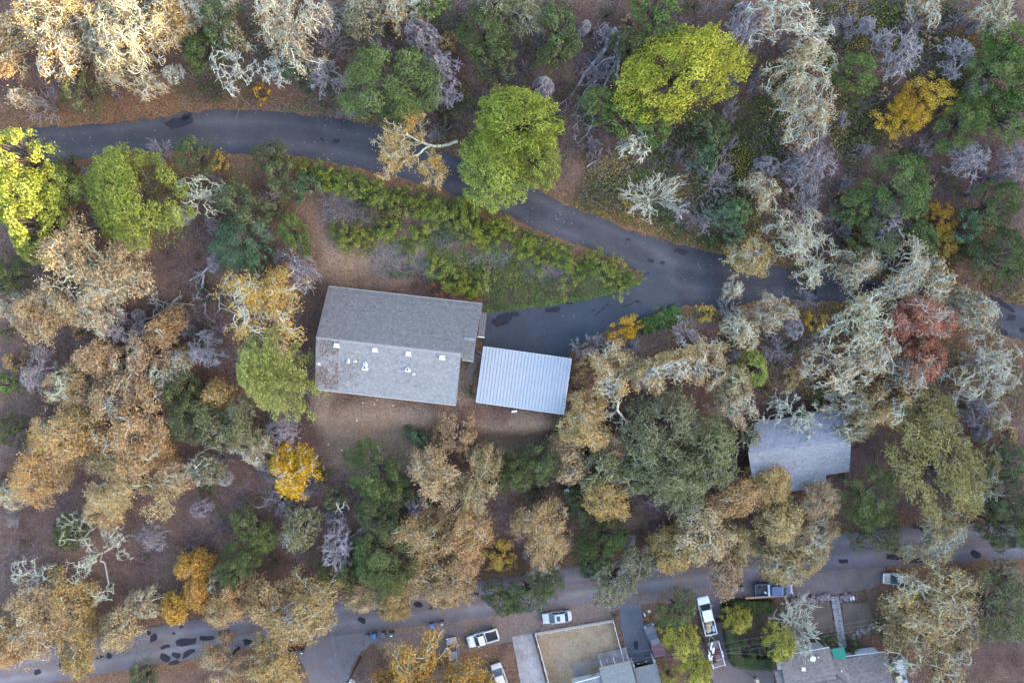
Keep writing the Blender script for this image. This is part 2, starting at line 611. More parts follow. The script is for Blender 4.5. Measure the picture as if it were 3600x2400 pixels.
road2 = sheet("lower_road", offset_line(LO_MID, -43) + offset_line(LO_MID, 43)[::-1], A_lo, 0.07, jit=0.15)
lat_attr(road2, lo_mid, 3.2)
tag(road2, "grey two-lane road with faded yellow centre line and tar patches", "road", kind="structure")
side = sheet("side_street", [(770, 1440), (720, 1470), (685, 1500), (700, 1535), (718, 1600), (806, 1600), (803, 1540), (818, 1510), (850, 1480), (880, 1462), (870, 1430)], A_lo, 0.055, jit=0.2)
tag(side, "side street joining the lower road by the wooden pole", "road", kind="structure")
verge = sheet("parking_verge", [(850, 1440), (1000, 1420), (1176, 1395), (1340, 1370), (1470, 1345), (1620, 1325), (1750, 1306), (1900, 1300), (2030, 1300), (2040, 1335), (1985, 1352), (1930, 1362), (1770, 1372), (1660, 1375), (1668, 1440), (1690, 1525), (1780, 1535), (1770, 1600), (1640, 1600), (1632, 1540), (1612, 1400), (1590, 1380), (1475, 1385), (1415, 1400), (1405, 1418), (1231, 1450), (1176, 1470), (1050, 1500), (900, 1500), (860, 1480)], A_dirt, 0.05, jit=0.25)
tag(verge, "leaf-strewn purple-brown parking verge along the lower road", "verge", kind="structure")
cdrive = sheet("concrete_driveway", [(1176, 1462), (1222, 1452), (1262, 1600), (1202, 1600)], A_conc, 0.07, jit=0.05)
tag(cdrive, "pale concrete driveway strip outside the white picket fence", "driveway", kind="structure")
adrive = sheet("asphalt_driveway", [(1418, 1385), (1470, 1380), (1480, 1440), (1500, 1520), (1512, 1560), (1455, 1570), (1440, 1500), (1432, 1470), (1424, 1420)], asphalt("worn_drive", (0.07, 0.068, 0.082), (0.11, 0.105, 0.12), 0.3), 0.065, jit=0.06)
tag(adrive, "worn asphalt driveway running from the lower road to the garage", "driveway", kind="structure")

M_lawn, ntl, bl = new_mat("dry_lawn")
gl = geo_pos(ntl); nl1 = noise(ntl, 0.5, 5, 0.7, gl); nl2 = noise(ntl, 7, 4, 0.8, gl)
rl = ramp(ntl, [(0.3, (0.19, 0.125, 0.08)), (0.52, (0.25, 0.185, 0.12)), (0.75, (0.29, 0.23, 0.15))]); ntl.links.new(nl1.outputs[0], rl.inputs[0])
rl2 = ramp(ntl, [(0.3, (0.6, 0.6, 0.6)), (0.7, (1.3, 1.25, 1.2))]); ntl.links.new(nl2.outputs[0], rl2.inputs[0])
ntl.links.new(mixc(ntl, 1.0, rl.outputs[0], rl2.outputs[0], 'MULTIPLY'), bl.inputs["Base Color"])
bl.inputs["Roughness"].default_value = 1.0
bump(ntl, bl, nl2.outputs[0], 0.6, 0.05)
lawn = sheet("front_lawn", [(1233, 1452), (1405, 1423), (1428, 1508), (1300, 1600), (1262, 1600)], M_lawn, 0.05, jit=0.05)
tag(lawn, "dry tan lawn inside the white picket fence", "lawn", kind="structure")
lawn2 = sheet("terrace_lawn", [(1790, 1392), (1905, 1380), (1916, 1450), (1840, 1470), (1795, 1450)], asphalt("brown_lawn", (0.10, 0.07, 0.055), (0.17, 0.115, 0.085), 0.5), 0.05, jit=0.15)
tag(lawn2, "brown front lawn left of the flagstone walk", "lawn", kind="structure")
lawn3 = sheet("terrace_lawn", [(1935, 1385), (1990, 1382), (2008, 1420), (2000, 1440), (1950, 1462), (1940, 1455)], MATS["brown_lawn"], 0.05, jit=0.1)
tag(lawn3, "small brown lawn right of the flagstone walk", "lawn", kind="structure")


def ell(cx, cy, rx, ry, rot=0.0, n=14, rag=0.18):
    out = []
    for i in range(n):
        a = 2 * math.pi * i / n
        k = 1 + random.uniform(-rag, rag)
        # squarish outline like a rolled tar patch
        u = math.copysign(abs(math.cos(a)) ** .6, math.cos(a)) * rx * k; v = math.copysign(abs(math.sin(a)) ** .6, math.sin(a)) * ry * k
        out.append((cx + u * math.cos(rot) - v * math.sin(rot), cy + u * math.sin(rot) + v * math.cos(rot)))
    return out


def patches(parent, lst, off):
    for q in lst:
        sheet("asphalt_patch", ell(*q[:4], R_(q[4]) if len(q) > 4 else 0, rag=0.22), A_patch, off, jit=0.16, step=0.8, parent=parent)


patches(road1, [(412, 281, 30, 11, -15), (430, 268, 9, 6, -30), (75, 318, 12, 6, -5), (772, 325, 9, 6, 8), (741, 320, 7, 2.5, 15), (1443, 552, 6, 3, 10), (1564, 578, 15, 6, 22), (1495, 600, 8, 5, 8), (1521, 604, 6, 4, 8), (1836, 657, 7, 6, 0), (1869, 669, 6, 6, 0), (1866, 644, 9, 5, 0), (2000, 655, 10, 4, 5), (2054, 685, 10, 7, 5), (2072, 666, 6, 5, 5), (2245, 680, 18, 4, 12), (2305, 700, 34, 7, 32), (2322, 730, 11, 7, 0), (2300, 762, 14, 6, 20), (2348, 757, 8, 6, 0), (2180, 686, 12, 4, 0)], 0.078)
patches(road2, [(354, 1463, 10, 8, -30), (342, 1452, 6, 5, -20), (400, 1452, 4, 3, 0), (417, 1437, 6, 3, 0), (380, 1484, 11, 5, -10), (428, 1473, 27, 8, -10), (476, 1464, 17, 6, -8), (515, 1456, 15, 9, -25), (570, 1472, 12, 6, -10), (380, 1510, 12, 8, 30), (405, 1505, 10, 7, 20), (435, 1498, 18, 7, -25), (400, 1520, 14, 4, -15), (331, 1533, 19, 5, -12), (250, 1504, 6, 6, -50), (198, 1533, 5, 17, -12), (146, 1524, 13, 7, -20), (88, 1542, 8, 6, -20), (230, 1508, 8, 4, -35), (498, 1428, 6, 4, 0), (606, 1413 + 17, 9, 6, -20), (832, 1424, 8, 7, 30), (1938, 1287, 10, 5, 0), (2060, 1279, 26, 6, 8), (2090, 1285, 28, 6, 5), (2280, 1246, 5, 9, 0), (2240, 1271, 12, 8, 30), (2325, 1245, 10, 12, 0), (1880, 1236, 20, 5, -10), (960, 1387, 9, 6, 0), (1090, 1333 + 30, 10, 5, 0), (990, 1395, 6, 5, 0)], 0.08)
patches(drive, [(1447, 698, 27, 2, -20), (1390, 705, 29, 1.6, -42), (1485, 628, 8, 2, -20), (1307, 695, 8, 4, -10), (1156, 733, 24, 12, -20), (1270, 711, 16, 7, -10), (1185, 722, 10, 5, 0), (1362, 714, 4, 2, 0)], 0.108)
patches(adrive, [(1461, 1480, 5, 10, 0)], 0.075)
M_line = flat("faded_yellow_paint", (0.20, 0.115, 0.05), 0.9, var=0.4, scale=3)
for sgn in (-1.6, 1.6):
    ln = [(x, y + sgn) for x, y in LO_MID]
    sheet("centre_line", [(x, y - .45) for x, y in ln] + [(x, y + .45) for x, y in ln[::-1]], M_line, 0.0765, parent=road2, step=2.0)

# ------------------------------------------------------------------ plants: mesh generators
def unit(v):
    return v / np.maximum(np.linalg.norm(v, axis=-1, keepdims=True), 1e-9)


def leaf_quads(C, N, L, Wd, rng):
    """Rhombic leaf faces at C with normals N."""
    n = len(C)
    t = unit(np.cross(N, rng.normal(size=(n, 3))))
    b2 = np.cross(N, t)
    L = np.broadcast_to(np.asarray(L, dtype=float).reshape(-1, 1), (n, 1)) * .5
    Wd = np.broadcast_to(np.asarray(Wd, dtype=float).reshape(-1, 1), (n, 1)) * .5
    V = np.stack([C - t * L, C + b2 * Wd, C + t * L, C - b2 * Wd], 1).reshape(-1, 3)
    return V, np.arange(4 * n).reshape(n, 4)


def leaf_mesh(name, C, N, L, Wd, tone, mat, rng):
    V, Fq = leaf_quads(C, N, L, Wd, rng)
    return np_mesh(name, V, Fq, mat, np.repeat(np.clip(tone, 0, 1), 4))


def tubes_mesh(name, A, B, ra, rb, tone, mat, sides=3):
    """Separate tapered prisms for every branch segment."""
    A = np.asarray(A); B = np.asarray(B); n = len(A)
    d = unit(B - A)
    ref = np.where(np.abs(d[:, 2:3]) > .9, np.array([[1., 0, 0]]), np.array([[0, 0, 1.]]))
    u = unit(np.cross(d, ref)); v = np.cross(d, u)
    rows = []
    for P0, r in ((A, ra), (B, rb)):
        for k in range(sides):
            a = 2 * math.pi * k / sides + math.pi / 2
            rows.append(P0 + (u * math.cos(a) + v * math.sin(a)) * np.asarray(r)[:, None])
    V = np.stack(rows, 1).reshape(-1, 3)
    base = (np.arange(n) * 2 * sides)[:, None]
    fs = [np.concatenate([base + k, base + (k + 1) % sides, base + sides + (k + 1) % sides, base + sides + k], 1) for k in range(sides)]
    return np_mesh(name, V, np.concatenate(fs), mat, np.repeat(tone, 2 * sides), smooth=sides > 4)


class Skel:
    def __init__(self):
        self.paths = []            # (pts, r0, r1, level)

    def segs(self, lv=None):
        A, B, ra, rb, le = [], [], [], [], []
        for pts, r0, r1, l in self.paths:
            if lv is not None and l not in lv: continue
            k = len(pts) - 1
            rr = np.linspace(r0, r1, k + 1)
            A.append(pts[:-1]); B.append(pts[1:]); ra.append(rr[:-1]); rb.append(rr[1:]); le.append(np.full(k, l))
        return np.concatenate(A), np.concatenate(B), np.concatenate(ra), np.concatenate(rb), np.concatenate(le)

    def tips(self, lv):
        return np.array([p[0][-1] for p in self.paths if p[3] in lv])


def wpath(a, b, n, amp, rng):
    t = np.linspace(0, 1, n + 1)[:, None]
    p = a + (b - a) * t
    L = np.linalg.norm(b - a)
    w = np.cumsum(rng.normal(size=(n + 1, 3)), 0)
    w = w - w[0] - t * (w[-1] - w[0])
    return p + w * amp * L / math.sqrt(n + 1)


def skeleton(rng, R, Ht, limbs=7, kids=(6, 6, 3), fork=0.4, crook=0.22, dome=0.45, radii=(.22, .11, .07, .045, .03), spread=1.0, up=0.25, lens=(.5, .5, .45)):
    s = Skel()
    top = np.array([rng.normal() * .06 * R, rng.normal() * .06 * R, fork * Ht])
    s.paths.append((wpath(np.zeros(3), top, 5, .12, rng), radii[0], radii[0] * .75, 0))
    dz = lambda rho: Ht * (1 - dome * np.minimum((rho / R) ** 2, 1.3))
    cur = []
    a0 = rng.uniform(0, 6.28)
    for k in range(limbs):
        a = a0 + 2 * math.pi * (k + rng.uniform(-.35, .35)) / limbs
        rho = R * spread * rng.uniform(.5, 1.08) if k else R * .15
        tg = np.array([math.cos(a) * rho, math.sin(a) * rho, dz(rho) * rng.uniform(.86, 1.0)])
        p = wpath(top + rng.normal(size=3) * .05, tg, 8, crook, rng)
        p[1:4, 2] += Ht * .04
        s.paths.append((p, radii[0] * .6, radii[1] * .6, 1)); cur.append((p, np.linalg.norm(tg - top)))
    for lv, (nk, lf) in enumerate(zip(kids, lens), start=2):
        nxt = []
        for p, L in cur:
            for _ in range(nk):
                t = rng.uniform(.3, 1.0) if lv == 2 else rng.uniform(.2, 1.0)
                i = t * (len(p) - 1); j = min(int(i), len(p) - 2); q = p[j] + (p[j + 1] - p[j]) * (i - j)
                dr = unit(p[j + 1] - p[j]); sd = rng.normal(size=3); sd[2] = sd[2] * .5 + up
                d = unit(dr * .55 + unit(sd) * .85)
                ln = L * lf * rng.uniform(.5, 1.15)
                e = q + d * ln
                rho = math.hypot(e[0], e[1])
                if rho > R * 1.14:
                    e[:2] *= R * rng.uniform(.9, 1.15) / rho; rho = math.hypot(e[0], e[1])
                e[2] = min(e[2], dz(rho) * 1.03); e[2] = max(e[2], Ht * .22)
                ns = max(2, 6 - lv)
                pp = wpath(q, e, ns, crook * 1.1, rng)
                r = radii[min(lv - 1, len(radii) - 1)]
                s.paths.append((pp, r, radii[min(lv, len(radii) - 1)] * .8, lv)); nxt.append((pp, ln))
        cur = nxt
    return s


def fountain(rng, R, Ht, n=16, kids=(5, 3), r=(.05, .032, .022)):
    """Multi-stemmed bare shrub: wands fanning from the ground."""
    s = Skel(); cur = []
    for k in range(n):
        a = rng.uniform(0, 6.28); rho = R * math.sqrt(rng.uniform(.05, 1))
        e = np.array([math.cos(a) * rho, math.sin(a) * rho, Ht * (1 - .45 * (rho / R) ** 2) * rng.uniform(.8, 1)])
        p = wpath(np.array([rng.normal() * .1, rng.normal() * .1, 0]), e, 7, .07, rng)
        p[2:5, 2] += Ht * .1
        s.paths.append((p, r[0] * 1.5, r[0] * .6, 1)); cur.append((p, np.linalg.norm(e)))
    for lv, nk in enumerate(kids, start=2):
        nxt = []
        for p, L in cur:
            for _ in range(nk):
                i = rng.uniform(.35, 1) * (len(p) - 1); j = min(int(i), len(p) - 2); q = p[j] + (p[j + 1] - p[j]) * (i - j)
                d = unit(unit(p[j + 1] - p[j]) * .9 + rng.normal(size=3) * .38)
                ln = L * .38 * rng.uniform(.5, 1.1)
                e = q + d * ln
                pp = wpath(q, e, 3, .1, rng)
                s.paths.append((pp, r[lv - 1], r[min(lv, 2)] * .7, lv)); nxt.append((pp, ln))
        cur = nxt
    return s


def clump_leaves(rng, R, Ht, dens, leaf, nclump=22, dome=.5, low=.30, rag=.2, small=.6, flatten=.75):
    """Leaf positions on the shells of many overlapping clumps that make up a crown."""
    C, N, T = [], [], []
    pts = []
    tries = 0
    lob = (rng.uniform(.05, .16), rng.uniform(.04, .12), rng.uniform(.03, .08), *rng.uniform(0, 6.28, 3))
    while len(pts) < nclump and tries < 4000:
        tries += 1
        a = rng.uniform(0, 6.28); rho = R * .92 * math.sqrt(rng.uniform(0, 1))
        rho *= 1 + lob[0] * math.sin(2 * a + lob[3]) + lob[1] * math.sin(3 * a + lob[4]) + lob[2] * math.sin(5 * a + lob[5])
        rc = R * rng.uniform(.13, .31) * (1 - .25 * rho / R)
        rho = min(rho, R * rng.uniform(1.0, 1.16) - rc * .75)
        q = (rho * math.cos(a), rho * math.sin(a))
        if all(math.hypot(q[0] - w[0], q[1] - w[1]) > .45 * (rc + w[3]) for w in pts) or tries > 3000:
            z = Ht * (1 - dome * (rho / R) ** 1.8) - rc * flatten * rng.uniform(.9, 2.1)
            pts.append((q[0], q[1], z, rc))
    for x, y, z, rc in pts:
        n = int(dens * 4 * rc * rc)
        v = unit(rng.normal(size=(n, 3))); v[:, 2] = np.where(v[:, 2] < -.35, -v[:, 2], v[:, 2])
        lump = 1 + rag * np.sin(v[:, 0] * 7 + x * 3) * np.cos(v[:, 1] * 6 + y * 5) + rag * .6 * np.sin(v[:, 2] * 11 + v[:, 0] * 9)
        rad = rc * lump * (1 - .35 * rng.random(n) ** 2.2) * np.where(rng.random(n) < .06, 1.18, 1)
        C.append(np.array([x, y, z]) + v * rad[:, None] * np.array([1, 1, flatten]))
        N.append(unit(v * .8 + rng.normal(size=(n, 3)) * .55 + np.array([0, 0, .35])))
        T.append(np.clip(rng.normal(.5, .17, n) + rng.normal(0, .13), 0, 1))
    C = np.concatenate(C); N = np.concatenate(N); T = np.concatenate(T)
    # lower ragged skirt so the crown has depth between the clumps
    k = len(C) // 6
    a = rng.uniform(0, 6.28, k); rho = R * .9 * np.sqrt(rng.random(k))
    C2 = np.stack([rho * np.cos(a), rho * np.sin(a), Ht * rng.uniform(low, low + .25, k)], -1)
    C = np.concatenate([C, C2]); N = np.concatenate([N, unit(rng.normal(size=(k, 3)) + np.array([0, 0, .6]))]); T = np.concatenate([T, rng.uniform(.1, .6, k)])
    return C, N, T, pts


def tip_leaves(rng, tips, per, rad, patch=0.0, R=5):
    """Leaf clusters hung round the twig ends; patch leaves some of them bare."""
    keep = np.ones(len(tips), bool)
    if patch > 0:
        q = vnoise(tips[:, 0] * 1.0 + R * 11, tips[:, 1] * 1.0 + tips[:, 2] * .6, R * .28) + .25 * rng.random(len(tips))
        keep = q > np.quantile(q, patch)
    t = tips[keep]
    ct = np.clip(rng.normal(.5, .14, len(t)), 0, 1)
    C = np.repeat(t, per, 0) + rng.normal(size=(len(t) * per, 3)) * rad * np.array([1, 1, .6])
    T = np.repeat(ct, per) + rng.normal(0, .14, len(t) * per)
    N = unit(rng.normal(size=C.shape) * .7 + np.array([0, 0, .8]))
    return C, N, np.clip(T, 0, 1)


# ------------------------------------------------------------------ plant materials
LEAF = {
    'olivegold': tone_mat("olive_gold_leaf", [(0, (0.07, 0.052, 0.018)), (.4, (0.185, 0.138, 0.04)), (.7, (0.29, 0.22, 0.068)), (1, (0.40, 0.32, 0.13))], .6, .2, .08, .01),
    'mixgold': tone_mat("mixed_gold_leaf", [(0, (0.15, 0.088, 0.05)), (.5, (0.29, 0.18, 0.095)), (.72, (0.40, 0.26, 0.12)), (.8, (0.58, 0.39, 0.06)), (1, (0.70, 0.50, 0.07))], .6, .25, .06, .01),
    'fir': tone_mat("fir_needles", [(0, (0.05, 0.062, 0.018)), (.4, (0.125, 0.145, 0.034)), (.75, (0.24, 0.255, 0.06)), (1, (0.38, 0.38, 0.11))], .6, .2, .04, .01),
    'tan':    tone_mat("dry_oak_leaf", [(0, (0.17, 0.098, 0.042)), (.35, (0.31, 0.190, 0.076)), (.65, (0.44, 0.285, 0.118)), (1, (0.56, 0.39, 0.18))], .7, .22, .13, .013, .14),
    'gold':   tone_mat("gold_leaf", [(0, (0.22, 0.125, 0.018)), (.4, (0.42, 0.245, 0.026)), (.7, (0.60, 0.37, 0.036)), (1, (0.74, 0.51, 0.07))], .6, .28, .08, .012, .1),
    'orange': tone_mat("orange_leaf", [(0, (0.15, 0.065, 0.026)), (.4, (0.37, 0.19, 0.042)), (.7, (0.56, 0.31, 0.055)), (1, (0.68, 0.42, 0.10))], .6, .28, .05, .01),
    'red':    tone_mat("red_leaf", [(0, (0.20, 0.06, 0.04)), (.5, (0.40, 0.13, 0.085)), (1, (0.52, 0.22, 0.14))], .6, .25, .05, .01),
    'rust':   tone_mat("rust_leaf", [(0, (0.16, 0.05, 0.025)), (.5, (0.30, 0.10, 0.045)), (1, (0.40, 0.17, 0.07))], .6, .25, .05, .01),
    'dark':   tone_mat("evergreen_leaf", [(0, (0.022, 0.028, 0.008)), (.4, (0.054, 0.066, 0.018)), (.7, (0.094, 0.11, 0.032)), (1, (0.155, 0.17, 0.062))], .5, .15, .18, .018, .15),
    'green':  tone_mat("green_leaf", [(0, (0.030, 0.048, 0.010)), (.4, (0.074, 0.112, 0.022)), (.7, (0.128, 0.176, 0.036)), (1, (0.195, 0.245, 0.066))], .5, .2, .13, .016, .12),
    'teal':   tone_mat("bluegreen_leaf", [(0, (0.018, 0.038, 0.016)), (.4, (0.045, 0.085, 0.038)), (.7, (0.083, 0.135, 0.062)), (1, (0.145, 0.205, 0.105))], .5, .15, .12, .012, .1),
    'olive':  tone_mat("olive_leaf", [(0, (0.045, 0.043, 0.015)), (.4, (0.120, 0.112, 0.040)), (.7, (0.195, 0.18, 0.072)), (1, (0.30, 0.28, 0.14))], .6, .15, .13, .018, .15),
    'lime':   tone_mat("lime_leaf", [(0, (0.10, 0.105, 0.010)), (.35, (0.25, 0.245, 0.018)), (.7, (0.41, 0.395, 0.028)), (1, (0.56, 0.52, 0.06))], .5, .3, .05, .006, .05),
    'spring': tone_mat("yellowgreen_leaf", [(0, (0.072, 0.088, 0.012)), (.35, (0.175, 0.205, 0.028)), (.7, (0.29, 0.325, 0.05)), (1, (0.42, 0.45, 0.10))], .5, .28, .06, .008, .06),
    'bank':   tone_mat("shrub_leaf", [(0, (0.045, 0.062, 0.009)), (.35, (0.125, 0.148, 0.018)), (.7, (0.225, 0.24, 0.032)), (1, (0.34, 0.345, 0.075))], .5, .2, .10, .014, .1),
    'brush':  tone_mat("brownish_leaf", [(0, (0.045, 0.042, 0.016)), (.5, (0.115, 0.095, 0.035)), (1, (0.21, 0.155, 0.062))], .6, .2, .13, .02, .1),
    'citron': tone_mat("citron_leaf", [(0, (0.11, 0.095, 0.012)), (.4, (0.24, 0.205, 0.022)), (.7, (0.37, 0.32, 0.035)), (1, (0.50, 0.44, 0.07))], .5, .25, .06, .012, .05),
}
BARK = tone_mat("brown_bark", [(0, (0.045, 0.032, 0.028)), (1, (0.13, 0.10, 0.085))], .9, 0, .15)
LICHEN = tone_mat("lichen_bark", [(0, (0.15, 0.12, 0.10)), (.35, (0.26, 0.232, 0.178)), (.7, (0.40, 0.385, 0.275)), (1, (0.57, 0.55, 0.40))], .9, 0, .14, .02, .35)
TWIG = tone_mat("purple_twig", [(0, (0.11, 0.085, 0.088)), (.5, (0.215, 0.175, 0.178)), (1, (0.35, 0.30, 0.295))], .9, 0, .18, .02, .3)
WHITEB = tone_mat("pale_twig", [(0, (0.28, 0.255, 0.19)), (.5, (0.50, 0.475, 0.36)), (1, (0.66, 0.63, 0.49))], .9, 0, .1)

KIND = {}   # name, label stem, category, size factor


def lv_tone(rng, lev, lo=.15, hi=.75):
    return np.clip(lo + (hi - lo) * np.minimum(lev / 3.0, 1) + rng.normal(0, .17, len(lev)), 0, 1)


def proto(kind, R, seed):
    """Meshes (part name, mesh) of one plant of radius R and its height."""
    rng = np.random.default_rng(seed)
    out = []
    tree_h = 1.35 * R + 3.2
    if kind in ('lichen', 'sparse', 'deadwhite'):
        Ht = tree_h
        kids = (6, 5, 4) if R > 2.2 else (5, 4, 3)
        if kind == 'deadwhite': kids = (5, 4, 2)
        if kind == 'sparse': kids = (4, 4, 3)
        s = skeleton(rng, R, Ht, 8 if kind != 'sparse' else 5, kids, crook=.30 if kind != 'deadwhite' else .2, radii=(.045 * R + .05, .088, .052, .032, .02), lens=(.55, .52, .55))
        A, B, ra, rb, le = s.segs()
        t = le <= 0
        out.append(('trunk', tubes_mesh('trunk', A[t], B[t], ra[t], rb[t], np.full(t.sum(), .3), LICHEN, 6)))
        t = ~t
        out.append(('crown', tubes_mesh('branches', A[t], B[t], ra[t], rb[t], lv_tone(rng, le[t]), LICHEN, 3)))
        if kind == 'lichen':
            tp = s.tips((3, 4)); C, N, T = tip_leaves(rng, tp[rng.random(len(tp)) < .4], 4, .25)
            C[:, 2] -= .25
            out.append(('leaves', leaf_mesh('leaves', C, N, .22, .17, T, LEAF['tan'], rng)))
    elif kind in ('tan', 'tanlichen', 'goldoak', 'orange', 'redoak', 'paletan', 'mixgold'):
        Ht = tree_h
        patch = {'tan': .12, 'tanlichen': .42, 'goldoak': .22, 'orange': .08, 'redoak': .3, 'paletan': .35, 'mixgold': .25}[kind]
        s = skeleton(rng, R, Ht, 8, (7, 6, 3) if R > 2.2 else (6, 5, 3), crook=.28, radii=(.05 * R + .05, .09, .052, .032, .02), lens=(.5, .48, .5))
        A, B, ra, rb, le = s.segs()
        t = le <= 0
        out.append(('trunk', tubes_mesh('trunk', A[t], B[t], ra[t], rb[t], np.full(t.sum(), .35), BARK, 6)))
        t = ~t
        if kind in ('tan', 'orange'):
            t = t & ((le < 3) | (np.random.default_rng(seed + 5).random(len(le)) < .3))
        out.append(('limbs', tubes_mesh('limbs', A[t], B[t], ra[t], rb[t], lv_tone(rng, le[t]), LICHEN, 3)))
        tp = s.tips((3, 4))
        lm = {'tan': 'tan', 'tanlichen': 'tan', 'goldoak': 'gold', 'orange': 'orange', 'redoak': 'red', 'paletan': 'tan', 'mixgold': 'mixgold'}[kind]
        per = {'tan': 8, 'tanlichen': 6, 'goldoak': 6, 'orange': 7, 'redoak': 7, 'paletan': 5, 'mixgold': 8}[kind]
        C, N, T = tip_leaves(rng, tp, per, .30, patch, R)
        C[:, 2] -= .05
        sz = .30 if kind == 'orange' else .25
        out.append(('crown', leaf_mesh('crown', C, N, sz * rng.uniform(.7, 1.25, len(C)), sz * .72, T, LEAF[lm], rng)))
    elif kind in ('twig', 'white'):
        Ht = 1.0 * R + 1.6
        s = fountain(rng, R, Ht, 20 if kind == 'twig' else 30, (6, 4) if R > 1.4 else (5, 3), (.042, .03, .021) if kind == 'twig' else (.055, .042, .03))
        A, B, ra, rb, le = s.segs()
        out.append(('branches', tubes_mesh('branches', A, B, ra, rb, np.clip(.2 + .17 * le + rng.normal(0, .2, len(le)), 0, 1), TWIG if kind == 'twig' else WHITEB, 3)))
    elif kind == 'baretree':       # slim bare tree, purple grey
        Ht = tree_h * .9
        s = skeleton(rng, R, Ht, 8, (7, 6, 3), crook=.14, fork=.3, radii=(.04 * R + .05, .085, .055, .036, .026), up=.5, lens=(.55, .5, .5))
        A, B, ra, rb, le = s.segs()
        t = le <= 0
        out.append(('trunk', tubes_mesh('trunk', A[t], B[t], ra[t], rb[t], np.full(t.sum(), .4), TWIG, 6)))
        out.append(('crown', tubes_mesh('branches', A[~t], B[~t], ra[~t], rb[~t], lv_tone(rng, le[~t], .3, .7), TWIG, 3)))
    elif kind == 'conifer':
        Ht = 2.6 * R + 3
        A, B, ra, rb = [], [], [], []
        C, T = [], []
        for k in range(70):
            f = k / 70
            a = k * 2.4 + rng.uniform(-.3, .3)
            ln = R * (1 - f) ** .8 * rng.uniform(.8, 1.08) + .2
            z0 = Ht * (.22 + .76 * f)
            n = 6
            t = np.linspace(0, 1, n + 1)
            p = np.stack([math.cos(a) * ln * t, math.sin(a) * ln * t, z0 + ln * (.18 * t - .38 * t * t)], -1)
            A.append(p[:-1]); B.append(p[1:]); ra.append(np.linspace(.05, .02, n)); rb.append(np.linspace(.04, .015, n))
            m_ = int(60 * ln)
            tt = rng.uniform(.12, 1.02, m_)
            q = np.stack([np.interp(tt, t, p[:, i]) for i in range(3)], -1)
            wd = (.16 + .3 * np.sin(np.clip(tt, 0, 1) * 2.6)) * (.35 + .28 * ln / R * 2)
            off = rng.normal(size=(m_, 1)) * wd[:, None] * np.array([[-math.sin(a), math.cos(a), 0]])
            C.append(q + off + rng.normal(size=(m_, 3)) * .06); T.append(np.clip(.25 + .5 * tt + rng.normal(0, .15, m_), 0, 1))
        C = np.concatenate(C); T = np.concatenate(T)
        tr = MB().tube((0, 0, 0), (0, 0, Ht * .98), .05 * R + .05, .02, 8).mesh('trunk', BARK)
        out.append(('trunk', tr))
        n = len(np.concatenate(A))
        out.append(('limbs', tubes_mesh('limbs', np.concatenate(A), np.concatenate(B), np.concatenate(ra), np.concatenate(rb), np.full(n, .4), BARK, 3)))
        N = unit(rng.normal(size=C.shape) * .5 + np.array([0, 0, 1]))
        out.append(('crown', leaf_mesh('crown', C, N, .32 * rng.uniform(.7, 1.2, len(C)), .13, T, LEAF['fir'], rng)))
    else:
        spec = {  # leaf material, height, density, leaf length, clumps, dome, rag
            'dark':   ('dark', tree_h, 62, .26, 26, .45, .16),
            'green':  ('green', tree_h, 60, .26, 26, .5, .2),
            'teal':   ('teal', tree_h, 60, .25, 24, .5, .2),
            'olive':  ('olive', tree_h * 1.02, 56, .26, 26, .42, .2),
            'olivegold': ('olivegold', tree_h, 58, .25, 34, .45, .24),
            'lime':   ('lime', tree_h, 60, .27, 40, .5, .24),
            'spring': ('spring', tree_h, 60, .27, 34, .5, .24),
            'bank':   ('bank', .75 * R + .7, 95, .20, 16, .5, .22),
            'brush':  ('brush', .75 * R + .9, 70, .2, 16, .5, .25),
            'round':  ('teal', 1.2 * R + .9, 120, .2, 30, .75, .06),
            'goldbush': ('gold', 1.0 * R + 1.0, 62, .24, 18, .5, .26),
            'tanbush': ('tan', 1.1 * R + 1.6, 52, .24, 20, .5, .26),
            'rustbush': ('rust', .9 * R + .6, 90, .14, 14, .5, .26),
            'citron': ('citron', 1.5 * R + 2.4, 58, .28, 24, .55, .3),
            'greenbush': ('green', .9 * R + .7, 85, .2, 15, .5, .22),
            'darkbush': ('dark', .9 * R + .9, 85, .2, 15, .5, .18),
        }[kind]
        lm, Ht, dens, lf, nc, dome, rag = spec
        if R < 2.2: nc = int(nc * .7)
        lf *= .84; dens *= 1.3; nc = int(nc * 1.25)
        C, N, T, pts = clump_leaves(rng, R, Ht, dens, lf, nc, dome, rag=rag, low=.25 if Ht > 4 else .1)
        bush = kind in ('bank', 'brush', 'round', 'goldbush', 'rustbush', 'greenbush', 'darkbush')
        A, B, ra, rb = [], [], [], []
        fk = np.array([0, 0, Ht * (.3 if not bush else .08)])
        r0 = .045 * R + .05
        tp = wpath(np.zeros(3), fk, 4, .1, rng)
        A.append(tp[:-1]); B.append(tp[1:]); ra.append(np.full(4, r0)); rb.append(np.full(4, r0 * .9))
        for x, y, z, rc in pts:
            p = wpath(fk, np.array([x, y, z]), 5, .12, rng)
            A.append(p[:-1]); B.append(p[1:]); ra.append(np.linspace(r0 * .5, .05, 5)); rb.append(np.linspace(r0 * .4, .03, 5))
        A = np.concatenate(A)
        out.append(('trunk' if not bush else 'stems', tubes_mesh('trunk', A, np.concatenate(B), np.concatenate(ra), np.concatenate(rb), rng.uniform(.2, .8, len(A)), BARK, 5)))
